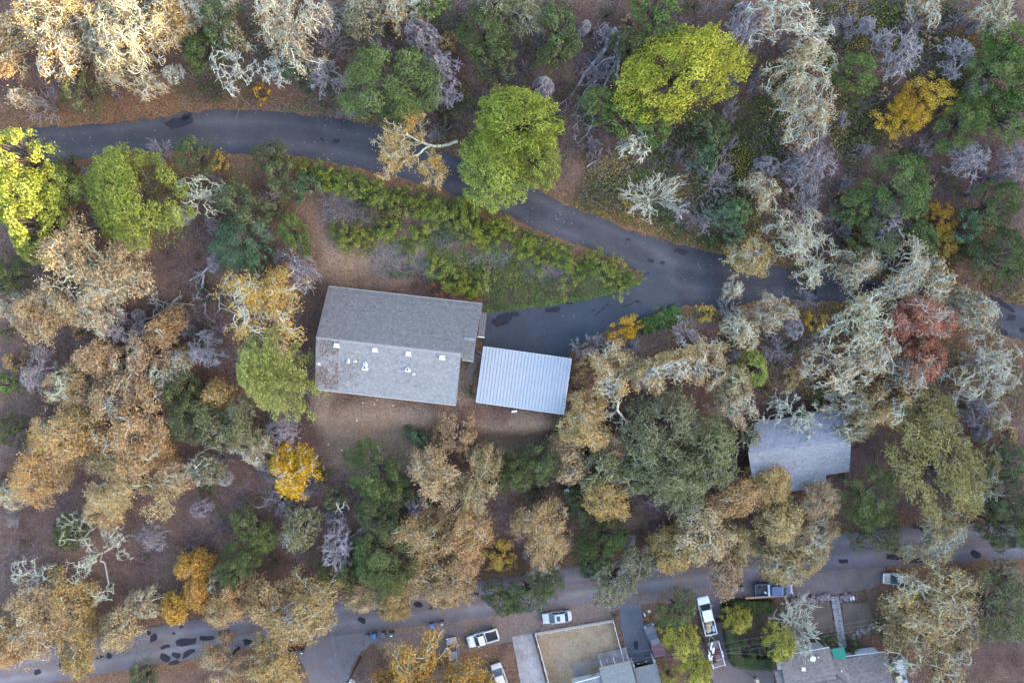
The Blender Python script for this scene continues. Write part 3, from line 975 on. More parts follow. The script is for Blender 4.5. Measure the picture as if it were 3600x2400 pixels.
        if kind in ('olive', 'olivegold'):     # lichen twigs standing out of the foliage
            q = np.array(pts)
            n = 260 if R > 2.5 else 100
            i = rng.integers(0, len(q), n); v = unit(rng.normal(size=(n, 3))); v[:, 2] = np.abs(v[:, 2])
            a_ = q[i, :3] + v * q[i, 3:4] * np.array([1, 1, .75]) * .8; b_ = a_ + unit(v + rng.normal(size=(n, 3)) * .8) * rng.uniform(.3, .9, (n, 1))
            out.append(('twigs', tubes_mesh('twigs', a_, b_, np.full(n, .034), np.full(n, .018), rng.uniform(.2, .8, n), LICHEN, 3)))
        out.append(('crown', leaf_mesh('crown', C, N, lf * rng.uniform(.65, 1.3, len(C)), lf * .62, T, LEAF[lm], rng)))
    return out, Ht


DESC = {
    'lichen': ('bare_oak', 'bare oak crusted with pale lichen', 'tree'),
    'sparse': ('bare_oak', 'sparse oak with long crooked pale limbs', 'tree'),
    'deadwhite': ('dead_tree', 'dead tree with whitish branches', 'tree'),
    'tan': ('oak_tree', 'oak full of dry tan leaves', 'tree'),
    'tanlichen': ('oak_tree', 'thin tan oak with lichen branches', 'tree'),
    'paletan': ('oak_tree', 'pale oak with few tan leaves', 'tree'),
    'goldoak': ('gold_tree', 'golden-yellow tree with pale limbs', 'tree'),
    'mixgold': ('gold_tree', 'brown-and-yellow broadleaf tree', 'tree'),
    'orange': ('orange_tree', 'tree with large orange-gold leaves', 'tree'),
    'redoak': ('red_tree', 'thin red-leaved tree with pale limbs', 'tree'),
    'twig': ('bare_shrub', 'bare shrub of purple-grey twigs', 'shrub'),
    'white': ('bare_shrub', 'bare shrub with whitish wands', 'shrub'),
    'baretree': ('bare_tree', 'slim bare purple-grey tree', 'tree'),
    'conifer': ('conifer_tree', 'yellow-green conifer with layered boughs', 'tree'),
    'dark': ('evergreen_tree', 'dense dark evergreen tree', 'tree'),
    'green': ('green_tree', 'mid-green leafy tree', 'tree'),
    'teal': ('bluegreen_tree', 'blue-green leafy tree', 'tree'),
    'olive': ('evergreen_oak', 'grey-green oak flecked with lichen', 'tree'),
    'olivegold': ('olive_gold_oak', 'oak with brownish olive-gold crown', 'tree'),
    'lime': ('lime_green_tree', 'bright lime-green tree', 'tree'),
    'spring': ('yellowgreen_tree', 'fresh yellow-green tree', 'tree'),
    'bank': ('green_shrub', 'rounded olive-green shrub', 'shrub'),
    'brush': ('brownish_shrub', 'brownish-green shrub', 'shrub'),
    'round': ('round_shrub', 'clipped round deep-green shrub', 'shrub'),
    'goldbush': ('yellow_shrub', 'yellow-leaved shrub', 'shrub'),
    'tanbush': ('tan_shrub', 'bushy small tree with tan leaves', 'tree'),
    'rustbush': ('rust_red_shrub', 'rust-red shrub', 'shrub'),
    'citron': ('yellow_shrub_tree', 'feathery yellow-green small tree', 'tree'),
    'greenbush': ('green_shrub', 'leafy green shrub', 'shrub'),
    'darkbush': ('dark_shrub', 'dark green shrub', 'shrub'),
}
GROUPS = {'tree': 'trees', 'shrub': 'shrubs'}


def zone_of(x, y):
    ty = np.interp(x, [p[0] for p in UP_TOP], [p[1] for p in UP_TOP]); ly = np.interp(x, [p[0] for p in LO_MID], [p[1] for p in LO_MID])
    if y < ty + 40:
        if x < 420: return 'on the partly sunlit bank above the road'
        if x < 790: return 'on the leafy bank above the road bend'
        if x < 1060: return 'uphill of the limbs overhanging the road'
        if x < 1310: return 'beside the tall yellow-green tree over the road'
        if x < 1560: return 'by the grey fallen trunks above the road'
        if x < 1780: return 'on the bramble slope near the lime tree'
        if x < 1950: return 'in the pale leafless belt above the road fork'
        if x < 2200: return 'near the golden trees uphill of the road'
        return 'in the dark green woods uphill of the road end'
    if y > ly + 30:
        if x < 860: return 'below the lower road by the side street'
        if x < 1340: return 'beside the parked pickup and bins'
        if x < 1640: return 'next to the maroon pickup driveway'
        if x < 2030: return 'in the garden of the green-awning house'
        return 'behind the leaf-covered silver car'
    if y > ly - 150:
        if x < 420: return 'overhanging the patched end of the lower road'
        if x < 780: return 'on the uphill verge facing the side street'
        if x < 1100: return 'on the uphill verge facing the row of bins'
        if x < 1480: return 'on the uphill verge facing the silver sedan'
        if x < 1780: return 'on the uphill verge facing the white pickup'
        if x < 2080: return 'on the uphill verge facing the blue pickup'
        return 'on the uphill verge past the red-brown deck'
    if x > 1690:
        if y < 860: return 'just downhill of the road near the red-leaved tree'
        return 'around the small half-hidden roof'
    if x > 1290:
        if y < 880: return 'between driveway mouth and metal carport'
        if y < 1030: return 'in the grove beside the metal carport'
        return 'in the grove below the metal carport'
    if x > 700:
        if y < 760: return 'on the green triangle between road and driveway'
        return 'at the edge of the bare yard'
    if x > 440:
        if y < 600: return 'between the upper road and the large house'
        if y < 940: return 'beside the gable end of the large house'
        return 'at the woods edge west of the bare yard'
    if y < 640: return 'below the sunlit end of the upper road'
    if y < 820: return 'in the lichen woods west of the large house'
    if y < 1060: return 'in the tan woods west of the bare yard'
    return 'on the brown slope above the lower road'


PROTO = {}
SIZES = (1.1, 1.9, 3.0, 4.4, 6.0)
NVAR = {'lichen': 3, 'tan': 3, 'tanlichen': 2, 'dark': 2, 'olive': 2, 'twig': 2, 'bank': 3}
PCOUNT = {}


def plant(kind, x, y, r, lab=None, hs=1.0, zs=None, rot=None, stretch=(1, 1), fixed=None):
    """A plant whose crown is seen at view position x, y with view radius r."""
    name, stem, cat = DESC[kind]
    k0 = (CAM_H - P(x, y)[2]) / 2400 * KD
    R = r * k0 * 1.02
    sz = min(SIZES, key=lambda s_: abs(math.log(s_ / R)))
    nv = NVAR.get(kind, 1)
    PCOUNT[(kind, sz)] = PCOUNT.get((kind, sz), 0) + 1
    v = PCOUNT[(kind, sz)] % nv if fixed is None else fixed
    key = (kind, sz, v)
    if key not in PROTO:
        PROTO[key] = proto(kind, sz, hash_seed(key))
    parts, Ht = PROTO[key]
    sc = R / sz
    hsc = sc ** .75 * hs * RNG.uniform(.92, 1.1)
    top = Ht * hsc
    c = P(x, y, top * .66)
    base = np.array([c[0], c[1], gz(c[0], c[1]) - .08])
    z = zone_of(x, y)
    if lab is None:
        if z.startswith('in the dark green') or z.startswith('just down'): z = z.replace('in the dark green woods uphill of the road end', 'uphill of the road end').replace('just downhill of the road near', 'downhill of the road near')
        size = 'large ' if R > 5.2 else ('small ' if R < 1.7 and cat == 'tree' else '')
        lab = size + stem + ' ' + z
        if len(lab.replace('-', ' ').split()) > 16: print('LONG', lab)
        grp = (size + stem + ' ' + z)[:70]
    else:
        grp = None
    o = empty(name, base, RNG.uniform(0, 6.28) if rot is None else rot, lab, cat, grp)
    ex = RNG.uniform(.8, 1.25)
    o.scale = (sc * stretch[0] * ex, sc * stretch[1] / ex, hsc)
    for pn, me in parts:
        q = mesh_obj(pn, me, o)
        if pn in ('twigs', 'leaves'): q['kind'] = 'stuff'
    return o


def hash_seed(key):
    return sum(ord(ch) * (i + 3) * 131 for i, ch in enumerate(str(key))) % 100003


# kind, then x y r triples read off the photograph
TREES = """
tanlichen 112 25 78  10 140 42  34 60 40  388 40 45  1965 985 38  1404 858 66  1525 838 66  1613 830 60  1690 920 55  2034 935 62  165 885 60  1690 880 40
lichen 130 100 60  290 85 100  288 165 62  385 72 52  445 15 42  525 42 48  663 40 85  655 100 52  250 55 70  42 222 22  200 60 50  955 20 32  910 15 38  1826 38 78  1852 150 70  1864 245 72  2134 12 36  2296 30 46  1850 560 84  1976 605 48  2076 605 68  2140 640 56  1790 720 44  1990 735 72  2250 725 50  1950 835 72  1945 910 42  2014 800 56  2270 842 84  2100 870 46  2296 955 30  380 855 44  412 825 28  570 1035 42  598 1020 30  12 1140 36  10 700 38  325 1395 40  1715 760 46  1245 1320 34  1750 440 44  490 1340 24  260 640 55  225 690 60  2200 690 44  1690 660 25
sparse 1800 940 46  205 1285 84  75 1320 50  165 1205 36  455 1080 40  265 1240 40
deadwhite 532 140 58  455 445 54  390 162 22  630 160 34  1464 332 38
baretree 750 40 44  748 175 46  968 75 36  1008 140 44  1018 205 38  1713 62 56  2070 112 56  2200 125 44  1870 362 56  1840 405 44  2036 497 48  2234 365 50  680 610 52  212 717 46  265 750 38  470 805 42  325 760 28  783 1250 62  85 850 46  2240 935 40  345 1232 36  2340 370 36  645 980 40
twig 100 235 44  813 238 34  1008 300 30  1854 465 34  1676 715 28  1575 762 30  655 1015 38  705 1120 32  640 1150 34  1615 495 38  365 345 28  1650 420 36  1600 380 30  1890 330 40  760 100 30  870 115 24  700 150 22  1780 800 34  1890 760 32  1850 690 26  2060 760 30  600 520 22  430 740 26  2160 300 28  1950 60 30  1560 480 26  1700 740 22  1930 180 26  1330 800 20  230 410 26
white 1500 450 62  1832 438 0
tan 1245 1225 66  190 615 112  90 720 64  310 845 70  300 970 104  150 985 78  75 1085 66  125 1045 50  275 1120 84  370 755 36  495 910 30  1000 1097 64  1100 1105 62  1350 970 58  1400 1022 42  1300 1035 34  1318 1075 32  1390 1140 52  1690 1145 50  1775 1108 42  1890 1145 42  85 1425 88  25 1480 62  180 1480 62  150 1380 60  275 1440 46  530 1390 56  515 1525 52  963 1235 64  1063 1220 66  1000 1340 64  1025 1355 52  705 1400 88  838 1372 40  905 1388 38  635 1535 66  610 1385 50  1550 1265 48  1626 1215 72  1663 1315 48  1690 1250 52  1797 1190 50  1600 1255 40  220 820 44  250 900 50  190 1000 50  1060 1290 40  250 1190 26  230 1170 36  340 1050 40  910 1350 36
paletan 1860 1230 58  1800 1300 48  1864 1276 42  2160 1238 62  1722 592 48  400 1090 40  930 700 0
goldoak 600 700 102  670 1085 52
mixgold 2145 1385 100  2150 1505 92  2080 1440 50  2190 1450 60
orange 972 1574 102  1085 1585 54  885 1596 40  437 1305 36  455 1355 38  400 1400 28
redoak 2134 725 58  2126 830 46  2060 740 30
dark 180 205 50  462 115 46  505 45 56  1113 75 64  1135 135 52  1283 62 52  1451 100 44  1626 290 46  442 355 46  640 400 46  620 355 40  550 465 56  15 630 42  412 910 50  440 960 64  858 1085 68  880 1140 56  768 1142 28  1190 1080 46  1230 1070 58  2014 545 60  2300 580 66  2290 468 60  2005 1145 66  2310 1145 60  2320 1060 46  155 1225 38  545 1290 54  570 1205 46  870 1190 54  880 1285 76  760 1320 42  1155 1375 42  1390 1235 54  1365 1290 46  1210 1365 50  1262 1335 36  1558 1405 46  2014 1220 62  2310 1210 60  325 1558 36  15 990 36  800 1310 40  1150 1100 36  1340 1180 36  480 1330 0  1280 120 44  1330 1140 30
green 888 180 100  910 245 46  1451 262 60  1500 290 44  1513 20 60  1970 162 52  2300 150 66  2330 105 60  2225 275 62  2325 260 60  2076 430 74  1964 470 42  2114 545 46  1000 8 40  670 535 42  600 1240 34  15 880 30  2350 200 50  1370 235 44  1700 480 30
teal 683 165 36  548 552 68  1675 490 42  1690 540 28  1621 362 38  2226 517 36  700 430 36  2020 450 30  590 590 36
olive 833 38 46  1138 10 46  1208 32 46  1540 955 64  1488 1010 76  1626 1020 72  1388 1072 52  1550 1085 82  1650 1080 44  555 975 56  500 985 50  690 1215 46  1414 1330 62  1476 1290 38  2305 1400 76  475 1080 36  1450 1090 50  1585 1140 44  2250 1110 50  2310 1330 40  1720 1000 30  690 1180 30
olivegold 2164 1070 112  2140 945 60  2270 1060 40
spring 130 420 46  1735 845 38  1290 700 0
lime 1576 160 118
conifer 595 860 104
goldbush 500 365 26  1160 1290 26  598 212 22  1447 462 28  2100 245 62  2150 210 52  2050 270 40  2164 495 42  2176 548 40  1965 555 22  1437 757 38  1620 715 24  1140 1276 42  1880 740 30  2080 265 44  1700 585 26  620 640 26
tanbush 1050 985 50  1080 1020 40  1020 1010 34  1340 900 30  1330 860 24
brush 1050 230 52  1033 285 34  1940 560 26  2280 760 30  1960 880 30  1900 880 34  850 470 40  930 470 36  2180 420 30  2320 420 34
darkbush 492 205 32  1990 300 36  1850 625 36  728 1058 11  150 370 30  475 1135 24  235 830 24  345 1395 16  2120 600 30  1290 980 28
greenbush 2100 375 40  1465 400 22  600 625 32  1316 1014 36  1340 1095 28  1515 732 30  1480 748 22  1650 300 40  1820 800 22  1800 1440 0  1910 1468 20  1958 1482 22  2025 1445 30  1330 560 0  1520 500 30  1560 540 24  1640 560 26  1880 920 20  640 480 26
citron 1566 1470 50  1600 1540 44  1560 1530 0  1794 1480 42  1540 1552 22
round 955 1001 31
bank 700 385 30  740 400 34  770 415 32  800 425 34  836 432 36  870 448 36  905 462 36  950 462 38  980 490 40  1005 482 36  1030 505 38  1070 495 40  1080 525 36  1110 540 38  1140 510 38  1165 545 36  1205 565 32  1240 600 34  1268 580 30  1300 600 28  1380 605 38  1405 620 36  1302 650 32  1425 657 30  1452 640 28  1010 612 36  1050 640 40  1115 622 36  788 528 30  797 560 30  828 532 30  840 566 28  890 530 36  960 545 36  935 575 28  900 520 28  1350 595 26  1330 625 22  1180 610 26  1090 660 30  1000 590 26
rustbush 1002 670 28  1092 684 14  965 638 14
"""
SKIP = 0
for line in TREES.strip().splitlines():
    q = line.split()
    for i in range(1, len(q), 3):
        x, y, r = map(float, q[i:i + 3])
        if r < 1: continue
        lab = {('lime', 1576.): 'brightest lime-green tree on the slope above the road fork', ('lime', 300.): 'large lime-green tree with sunlit edge below the road bend',
               ('conifer', 595.): 'yellow-green conifer with layered boughs beside the large house', ('round', 955.): 'clipped round deep-green shrub standing alone in the bare yard',
               ('white', 1500.): 'dense whitish bare shrub fanning out above the road fork', ('goldoak', 600.): 'golden-yellow tree with pale limbs beside the large house',
               ('orange', 972.): 'orange-gold tree over the parked pickup beside the bins'}.get((q[0], x))
        plant(q[0], x, y, r, lab)

# plants that need their own shape
plant('spring', 298, 450, 112, 'large yellow-green tree with sunlit edge below the road bend', hs=.85)
for x_, y_, r_ in ((50, 440, 66), (30, 350, 60), (70, 505, 56), (70, 565, 42), (10, 480, 40)):
    plant('spring', x_, y_, r_, 'sunlit yellow-green tree crowding the start of the upper road', hs=1.5)['group'] = 'sunlit trees at the start of the upper road'
plant('spring', 1190, 270, 84, 'tall yellow-green tree leaning over the upper road', hs=1.25)
plant('spring', 1130, 385, 80, 'lower yellow-green tree covering half the upper road', hs=1.0)
plant('spring', 1228, 350, 66, 'yellow-green tree rooted at the uphill edge of the road', hs=.95)
plant('white', 1832, 1440, 62, 'pale fountain-shaped bare shrub in the front garden', hs=1.0)
plant('citron', 1696, 1425, 36, 'yellow sapling growing out of the clipped hedge', hs=.9)
plant('darkbush', 1411, 1414, 9, 'small round dark shrub at the picket fence corner')

for x_, y_, r_ in ((1700, 1465, 26), (1735, 1490, 28), (1712, 1500, 26), (1755, 1440, 22), (1700, 1402, 24), (1745, 1405, 24), (1765, 1490, 20)):
    plant('darkbush', x_, y_, r_, 'dark shrub inside the clipped hedges', hs=.8)['group'] = 'dark shrubs inside the clipped hedges'
SPOTS = []
for line in TREES.strip().splitlines():
    q = line.split(); SPOTS += [tuple(map(float, q[i:i + 3])) for i in range(1, len(q), 3)]
frng = np.random.default_rng(21); got = 0
for _ in range(6000):
    if got >= 150: break
    x_, y_ = frng.uniform(0, 2352), frng.uniform(0, 1290)
    ty, by = np.interp(x_, [p[0] for p in UP_TOP], [p[1] for p in UP_TOP]), np.interp(x_, [p[0] for p in UP_BOT], [p[1] for p in UP_BOT]); ly = np.interp(x_, [p[0] for p in LO_MID], [p[1] for p in LO_MID])
    r_ = frng.uniform(13, 28)
    if ty - 30 - r_ < y_ < by + 14 + r_ or y_ > ly - 75 or (700 < x_ < 1320 and 560 < y_ < 1090) or (690 < x_ < 1600 and 370 < y_ < 780) or (1690 < x_ < 2080 and 930 < y_ < 1140): continue
    if 60 < x_ < 520 and 1110 < y_ < 1330 and frng.random() < .8: continue
    if min(math.hypot(x_ - a, y_ - b_) - .75 * c for a, b_, c in SPOTS) < r_ * .4: continue
    SPOTS.append((x_, y_, r_)); got += 1
    plant(str(frng.choice(['twig', 'twig', 'twig', 'brush', 'tanbush', 'darkbush', 'baretree'])), x_, y_, r_)

# ------------------------------------------------------------------ buildings
SHINGLE_SHADED = tone_mat("shaded_slope_shingle", [(0, (0.09, 0.084, 0.082)), (.5, (0.13, 0.122, 0.118)), (1, (0.175, 0.165, 0.16))], .9)  # large roof's uphill slope: its shading is put into the shingle colour
SHINGLE_LIT = tone_mat("lit_slope_shingle", [(0, (0.145, 0.138, 0.135)), (.5, (0.205, 0.195, 0.19)), (1, (0.265, 0.255, 0.245))], .9)  # same roof's downhill slope, painted lighter as the brighter-lit side
SHINGLE_BROWN = tone_mat("brown_shingle", [(0, (0.12, 0.09, 0.08)), (.5, (0.18, 0.145, 0.13)), (1, (0.25, 0.21, 0.19))], .9)
WHITE = flat("white_paint", (0.75, 0.74, 0.72), .5, var=.06)
OFFWHITE = flat("cream_paint", (0.52, 0.49, 0.46), .6, var=.1)
SIDING = flat("pale_siding", (0.46, 0.45, 0.45), .7, var=.08)
DARKW = flat("dark_wood", (0.06, 0.04, 0.035), .8, var=.3)
TRIM_RED = flat("brown_trim", (0.20, 0.12, 0.09), .7, var=.2)
STEEL = flat("galvanised_steel", (0.55, 0.55, 0.55), .4, .6, var=.1)
BLACKM = flat("black_plastic", (0.02, 0.02, 0.022), .5)
UNDER = flat("roof_board", (0.14, 0.12, 0.11), .9)


def v3(a):
    return np.asarray(a, dtype=float)


def shingles(A, B, C, D, mat, parent, rng, course=.21, tab=.34, lift=.022, off=.05, name="shingles"):
    """Overlapping shingle tabs on the roof plane A (eave left), B (eave right), C (ridge right), D (ridge left)."""
    A, B, C, D = map(v3, (A, B, C, D))
    n = unit(np.cross(B - A, D - A))
    if n[2] < 0: n = -n
    nc = max(1, int(np.linalg.norm(D - A) / course)); V = []; T = []
    for i in range(nc):
        t0, t1 = i / nc, min(1.0, (i + 1.12) / nc)
        e0, e1 = A + (D - A) * t0, B + (C - B) * t0; r0, r1 = A + (D - A) * t1, B + (C - B) * t1
        nt_ = max(1, int(np.linalg.norm(e1 - e0) / tab))
        u = (np.arange(nt_ + 1) + (.5 if i % 2 else 0)) / nt_; u = np.clip(np.concatenate([[0], u]), 0, 1)
        g_ = rng.normal(.5, .05)
        for a, b2 in zip(u[:-1], u[1:]):
            if b2 - a < 1e-4: continue
            l = lift + rng.uniform(0, .01)
            p0 = e0 + (e1 - e0) * (a + .012 / nt_); p1 = e0 + (e1 - e0) * (b2 - .012 / nt_); p2 = r0 + (r1 - r0) * (b2 - .012 / nt_); p3 = r0 + (r1 - r0) * (a + .012 / nt_)
            o = n * off
            V += [p0 + o + n * l, p1 + o + n * l, p2 + o, p3 + o, p0 + o - n * .01, p1 + o - n * .01, p1 + o + n * l, p0 + o + n * l]
            T += [np.clip(g_ + rng.normal(0, .16), 0, 1)] * 8
    V = np.array(V); Fq = np.arange(len(V)).reshape(-1, 4)
    o = mesh_obj(name, np_mesh(name, V, Fq, mat, np.array(T)), parent)
    o["kind"] = "stuff"
    return o


def slab(pts, th):
    """Loops for a thick panel under the given top polygon."""
    return [[tuple(p - np.array([0, 0, th])) for p in pts], [tuple(p) for p in pts]]


def lerp(a, b, t): return a + (b - a) * t


srng = np.random.default_rng(77)

# ---- the large house
ZE = PAD + 3.1; ZR = ZE + 2.9
def hp(x, y, z): return at_z(*px(x, y), z)
E1, E2 = hp(1155.6, 1007.6, ZE), hp(1694, 1070.7, ZE)           # uphill eave
E3, E4 = hp(1109, 1367, ZE), hp(1602, 1423, ZE)                 # downhill eave, left / right
ux = unit(E4 - E3); uy = unit(E1 - E3)
Lg = np.linalg.norm(E4 - E3)
RL = (E1 + E3) / 2; RL[2] = ZR
RR = RL + ux * Lg                                               # ridge above the shorter downhill slope
E2 = E1 + ux * (np.linalg.norm(E2 - E1))
RX = RL + ux * (np.linalg.norm(E2 - E1) - .2)
house = empty("large_house", ((E1 + E4) / 2 * np.array([1, 1, 0]) + np.array([0, 0, PAD - .1])), 0, "large house with long grey shingle gable roof and white vents", "house")
HM = house.location.copy()


def part(mb_or, name, mat, parent, root_loc, **k):
    o = mb_or.build(name, mat, parent, **k)
    o.data.transform(Matrix.Translation(-Vector(root_loc)))
    return o


def shift(o, root_loc):
    o.data.transform(Matrix.Translation(-Vector(root_loc)))
    return o


zz = lambda p, z: np.array([p[0], p[1], z])
def inset(p, dx, dy): return p + ux * dx + uy * dy
# walls: gable-shaped prism, wide upper part and narrower lower part
mb = MB()
a, b2 = inset(E3, .5, .5), inset(E4, -.45, .5); c, d = inset(E1, .5, -.5), inset(E1 + ux * Lg, -.45, -.5)
rl, rr = inset(RL, .5, 0), inset(RR, -.45, 0)
prof = lambda lo, ridge, hi: [tuple(zz(lo, PAD - .3)), tuple(zz(lo, ZE - .05)), tuple(zz(ridge, ZR - .32)), tuple(zz(hi, ZE - .05)), tuple(zz(hi, PAD - .3))]
mb.loft([prof(a, rl, c), prof(b2, rr, d)])
wall = part(mb, "wall", SIDING, house, HM)
mb = MB()
e1 = inset(RR, -.44, -.6); e2 = inset(E1 + ux * Lg, -.44, -.52); f1 = inset(RX, -.5, -.6); f2 = inset(E2, -.5, -.52)
mb.loft([[tuple(zz(q, PAD - .3)) for q in (e1, f1, f2, e2)], [tuple(zz(e1, ZE + .3)), tuple(zz(f1, ZE + .3)), tuple(zz(f2, ZE - .06)), tuple(zz(e2, ZE - .06))]])
part(mb, "wing_wall", SIDING, house, HM)
# siding battens on the gable wall facing the carport
for k in range(15):
    q = lerp(b2, rr, k / 14.0 * .98 + .01)
    h_ = ZE - .08 + (ZR - .32 - ZE) * (k / 14.0)
    bt = part(MB().box((0, 0, 0), (.05, .08, 1)), "batten", WHITE, house, (0, 0, 0))
    bt.location = Vector(zz(q, (PAD + h_) / 2)) + Vector(ux) * .03 - HM
    bt.scale = (1, 1, h_ - PAD); bt.rotation_euler = (0, 0, math.atan2(ux[1], ux[0]))
# roof planes
roof = part(MB().loft(slab([E3, E4, RR, RL], .16)), "roof", UNDER, house, HM)
r2 = part(MB().loft(slab([E1, RL, RX, E2], .16)), "roof", UNDER, house, HM)
shift(shingles(E3, E4, RR, RL, SHINGLE_LIT, roof, srng), HM)
shift(shingles(E2, E1, RL, RX, SHINGLE_SHADED, r2, srng), HM)
# small roof over the entrance: falls toward the downhill side from part-way up the uphill slope
t_ = .30
x0 = lerp(RR, E1 + ux * Lg, t_); x1 = lerp(RX, E2, t_)
x0 = inset(x0, .15, 0); y0 = inset(x0, 0, -3.0); y1 = inset(x1, 0, -3.0)
x0[2] += .1; x1[2] += .1
y0[2] = y1[2] = x0[2] - 1.05
y0 = lerp(y0, y1, .02)
r3 = part(MB().loft(slab([y0, y1, x1, x0], .14)), "entrance_roof", UNDER, house, HM)
shift(shingles(y0, y1, x1, x0, tone_mat("mossy_shingle", [(0, (0.10, 0.10, 0.085)), (.5, (0.165, 0.165, 0.14)), (1, (0.22, 0.22, 0.19))], .9), r3, srng), HM)


def caps(a, b2, mat, parent, root, n, w=.32):
    for k in range(n):
        p = lerp(a, b2, (k + .5) / n)
        o = part(MB().loft([[(-.5 / n * 1.0, -w, -.13), (-.5 / n, 0, .03), (-.5 / n, w, -.13), (-.5 / n, 0, -.06)], [(.5 / n, -w, -.115), (.5 / n, 0, .05), (.5 / n, w, -.115), (.5 / n, 0, -.05)]]), "ridge_cap", mat, parent, (0, 0, 0))
        o.location = Vector(p) - Vector(root) + Vector((0, 0, .11))
        L_ = np.linalg.norm(b2 - a)
        o.scale = (L_ * .985, 1, 1)
        o.rotation_euler = (0, 0, math.atan2(b2[1] - a[1], b2[0] - a[0]))


CAPM = [flat("ridge_cap_pale", (0.27, 0.25, 0.24), .9, var=.15, scale=2), flat("ridge_cap_grey", (0.25, 0.235, 0.23), .9, var=.15, scale=2)]
caps(RL, RR, CAPM[0], roof, HM, 60, .17)
caps(x0, x1, CAPM[1], r3, HM, 8, .2)
# eave trim and gutter
for nm, p, q in (("gutter", E3, E4), ("gutter", E1, E2), ("gutter", y0, y1)):
    dn = unit(np.cross(q - p, np.array([0, 0, 1.])))
    sg = -1 if nm == "gutter" and p is E1 else 1
    o = part(MB().tube(p + dn * sg * .07 - np.array([0, 0, .05]), q + dn * sg * .07 - np.array([0, 0, .06]), .045, n=6), nm, OFFWHITE, house, HM)
for p, q in ((E3, RL), (E1, RL), (E4, RR), (E2, RX), (y1, x1)):
    out_ = -ux * .03 if p is E3 or p is E1 else ux * .03
    part(MB().tube(p + out_ - np.array([0, 0, .02]), q + out_ - np.array([0, 0, .04]), .035, n=4), "barge_board", flat("grey_trim", (.2, .19, .185), .8), house, HM)


def on_roof(x, y):
    """Point on the downhill slope of the large roof seen at photograph pixel x, y."""
    n = np.cross(E4 - E3, RL - E3)
    dx, dy = ray(*px(x, y)); o = np.array([0, 0, CAM_H]); dv = np.array([dx, dy, -1.0])
    t = np.dot(E3 - o, n) / np.dot(dv, n)
    return o + dv * t


ang = math.atan2(ux[1], ux[0])
pit = math.atan2(ZR - ZE, np.linalg.norm((RL - E3)[:2]))
for x, y in ((1184.5, 1213), (1319, 1229), (1436.5, 1242), (1554.5, 1255)):
    p = on_roof(x, y)
    o = part(MB().box((0, .05, .22), (.62, .5, .34)).box((0, -.27, .10), (.92, .14, .06)).box((0, 0, .03), (.9, .8, .05)), "roof_vent", WHITE, roof, (0, 0, 0), bevel=.02)
    o.location = Vector(p) - HM; o.rotation_euler = (pit, 0, ang)
for x, y, r, h in ((1225.5, 1264, .14, .5), (1225.5, 1271, .14, .4), (1249, 1268, .15, .5), (1284.5, 1276, .2, .35), (1288, 1284, .1, .5), (1284, 1292, .27, .5), (1434, 1298, .24, .5), (1455, 1313, .12, .45), (1121, 1278, .14, .8)):
    p = on_roof(x, y)
    o = part(MB().tube((0, 0, -.1), (0, 0, h), r, n=10).box((0, -.04, .06), (r * 3.2, r * 2.4, .05)), "vent_pipe", WHITE, roof, (0, 0, 0))
    o.location = Vector(p) - HM; o.rotation_euler = (0, 0, ang)
    part(MB().tube((0, 0, h - .02), (0, 0, h + .03), r * .62, n=10), "pipe_mouth", BLACKM, o, (0, 0, 0))
# narrow boarded porch at the driveway side
q0, q1 = hp(1694, 1098, PAD + 2.4), hp(1685, 1182, PAD + 2.4)
w_ = ux * 1.0
pr = part(MB().loft(slab([q1 - w_ * .2, q1 + w_ * .75, q0 + w_ * .75, q0 - w_ * .2], .12)), "porch_roof", flat("weathered_board", (0.20, 0.175, 0.17), .9, var=.2), house, HM)
for k in range(4):
    s_ = -.16 + k * .28
    part(MB().loft([[tuple(z) for z in (q1 + w_ * s_ + np.array([0, 0, .0]), q1 + w_ * (s_ + .05), q1 + w_ * (s_ + .05) + np.array([0, 0, .06]), q1 + w_ * s_ + np.array([0, 0, .06]))], [tuple(z) for z in (q0 + w_ * s_, q0 + w_ * (s_ + .05), q0 + w_ * (s_ + .05) + np.array([0, 0, .06]), q0 + w_ * s_ + np.array([0, 0, .06]))]]), "board_rib", DARKW, pr, HM)
part(MB().box(tuple(lerp(q1 - w_ * .2, q1 + w_ * .75, .5) - uy * .08 - np.array([0, 0, .06])), (.98, .12, .2), ang), "porch_fascia", WHITE, house, HM)
for k in (0.02, .95):
    p = lerp(q1, q0, k) + w_ * .6
    part(MB().box((p[0], p[1], PAD + 1.1), (.12, .12, 2.4), ang), "porch_post", WHITE, house, HM)
# openings in the walls
for k in range(4):
    p = lerp(a, b2, .14 + .24 * k)
    wd = part(MB().box((0, 0, 0), (1.5, .06, 1.1)), "window", WHITE, house, (0, 0, 0)); wd.location = Vector(zz(p, PAD + 1.65)) - Vector(uy) * .03 - HM; wd.rotation_euler = (0, 0, ang)
    part(MB().box((0, -.03, 0), (1.3, .03, .9)), "pane", glass(), wd, (0, 0, 0))
p = inset(b2, .05, 2.2)
lampo = part(MB().tube((0, 0, 0), (.25, 0, 0), .03, n=6).sphere((.27, 0, -.06), .09), "wall_lamp", WHITE, house, (0, 0, 0)); lampo.location = Vector(zz(inset(b2, .0, 3.4), PAD + 2.3)) - HM

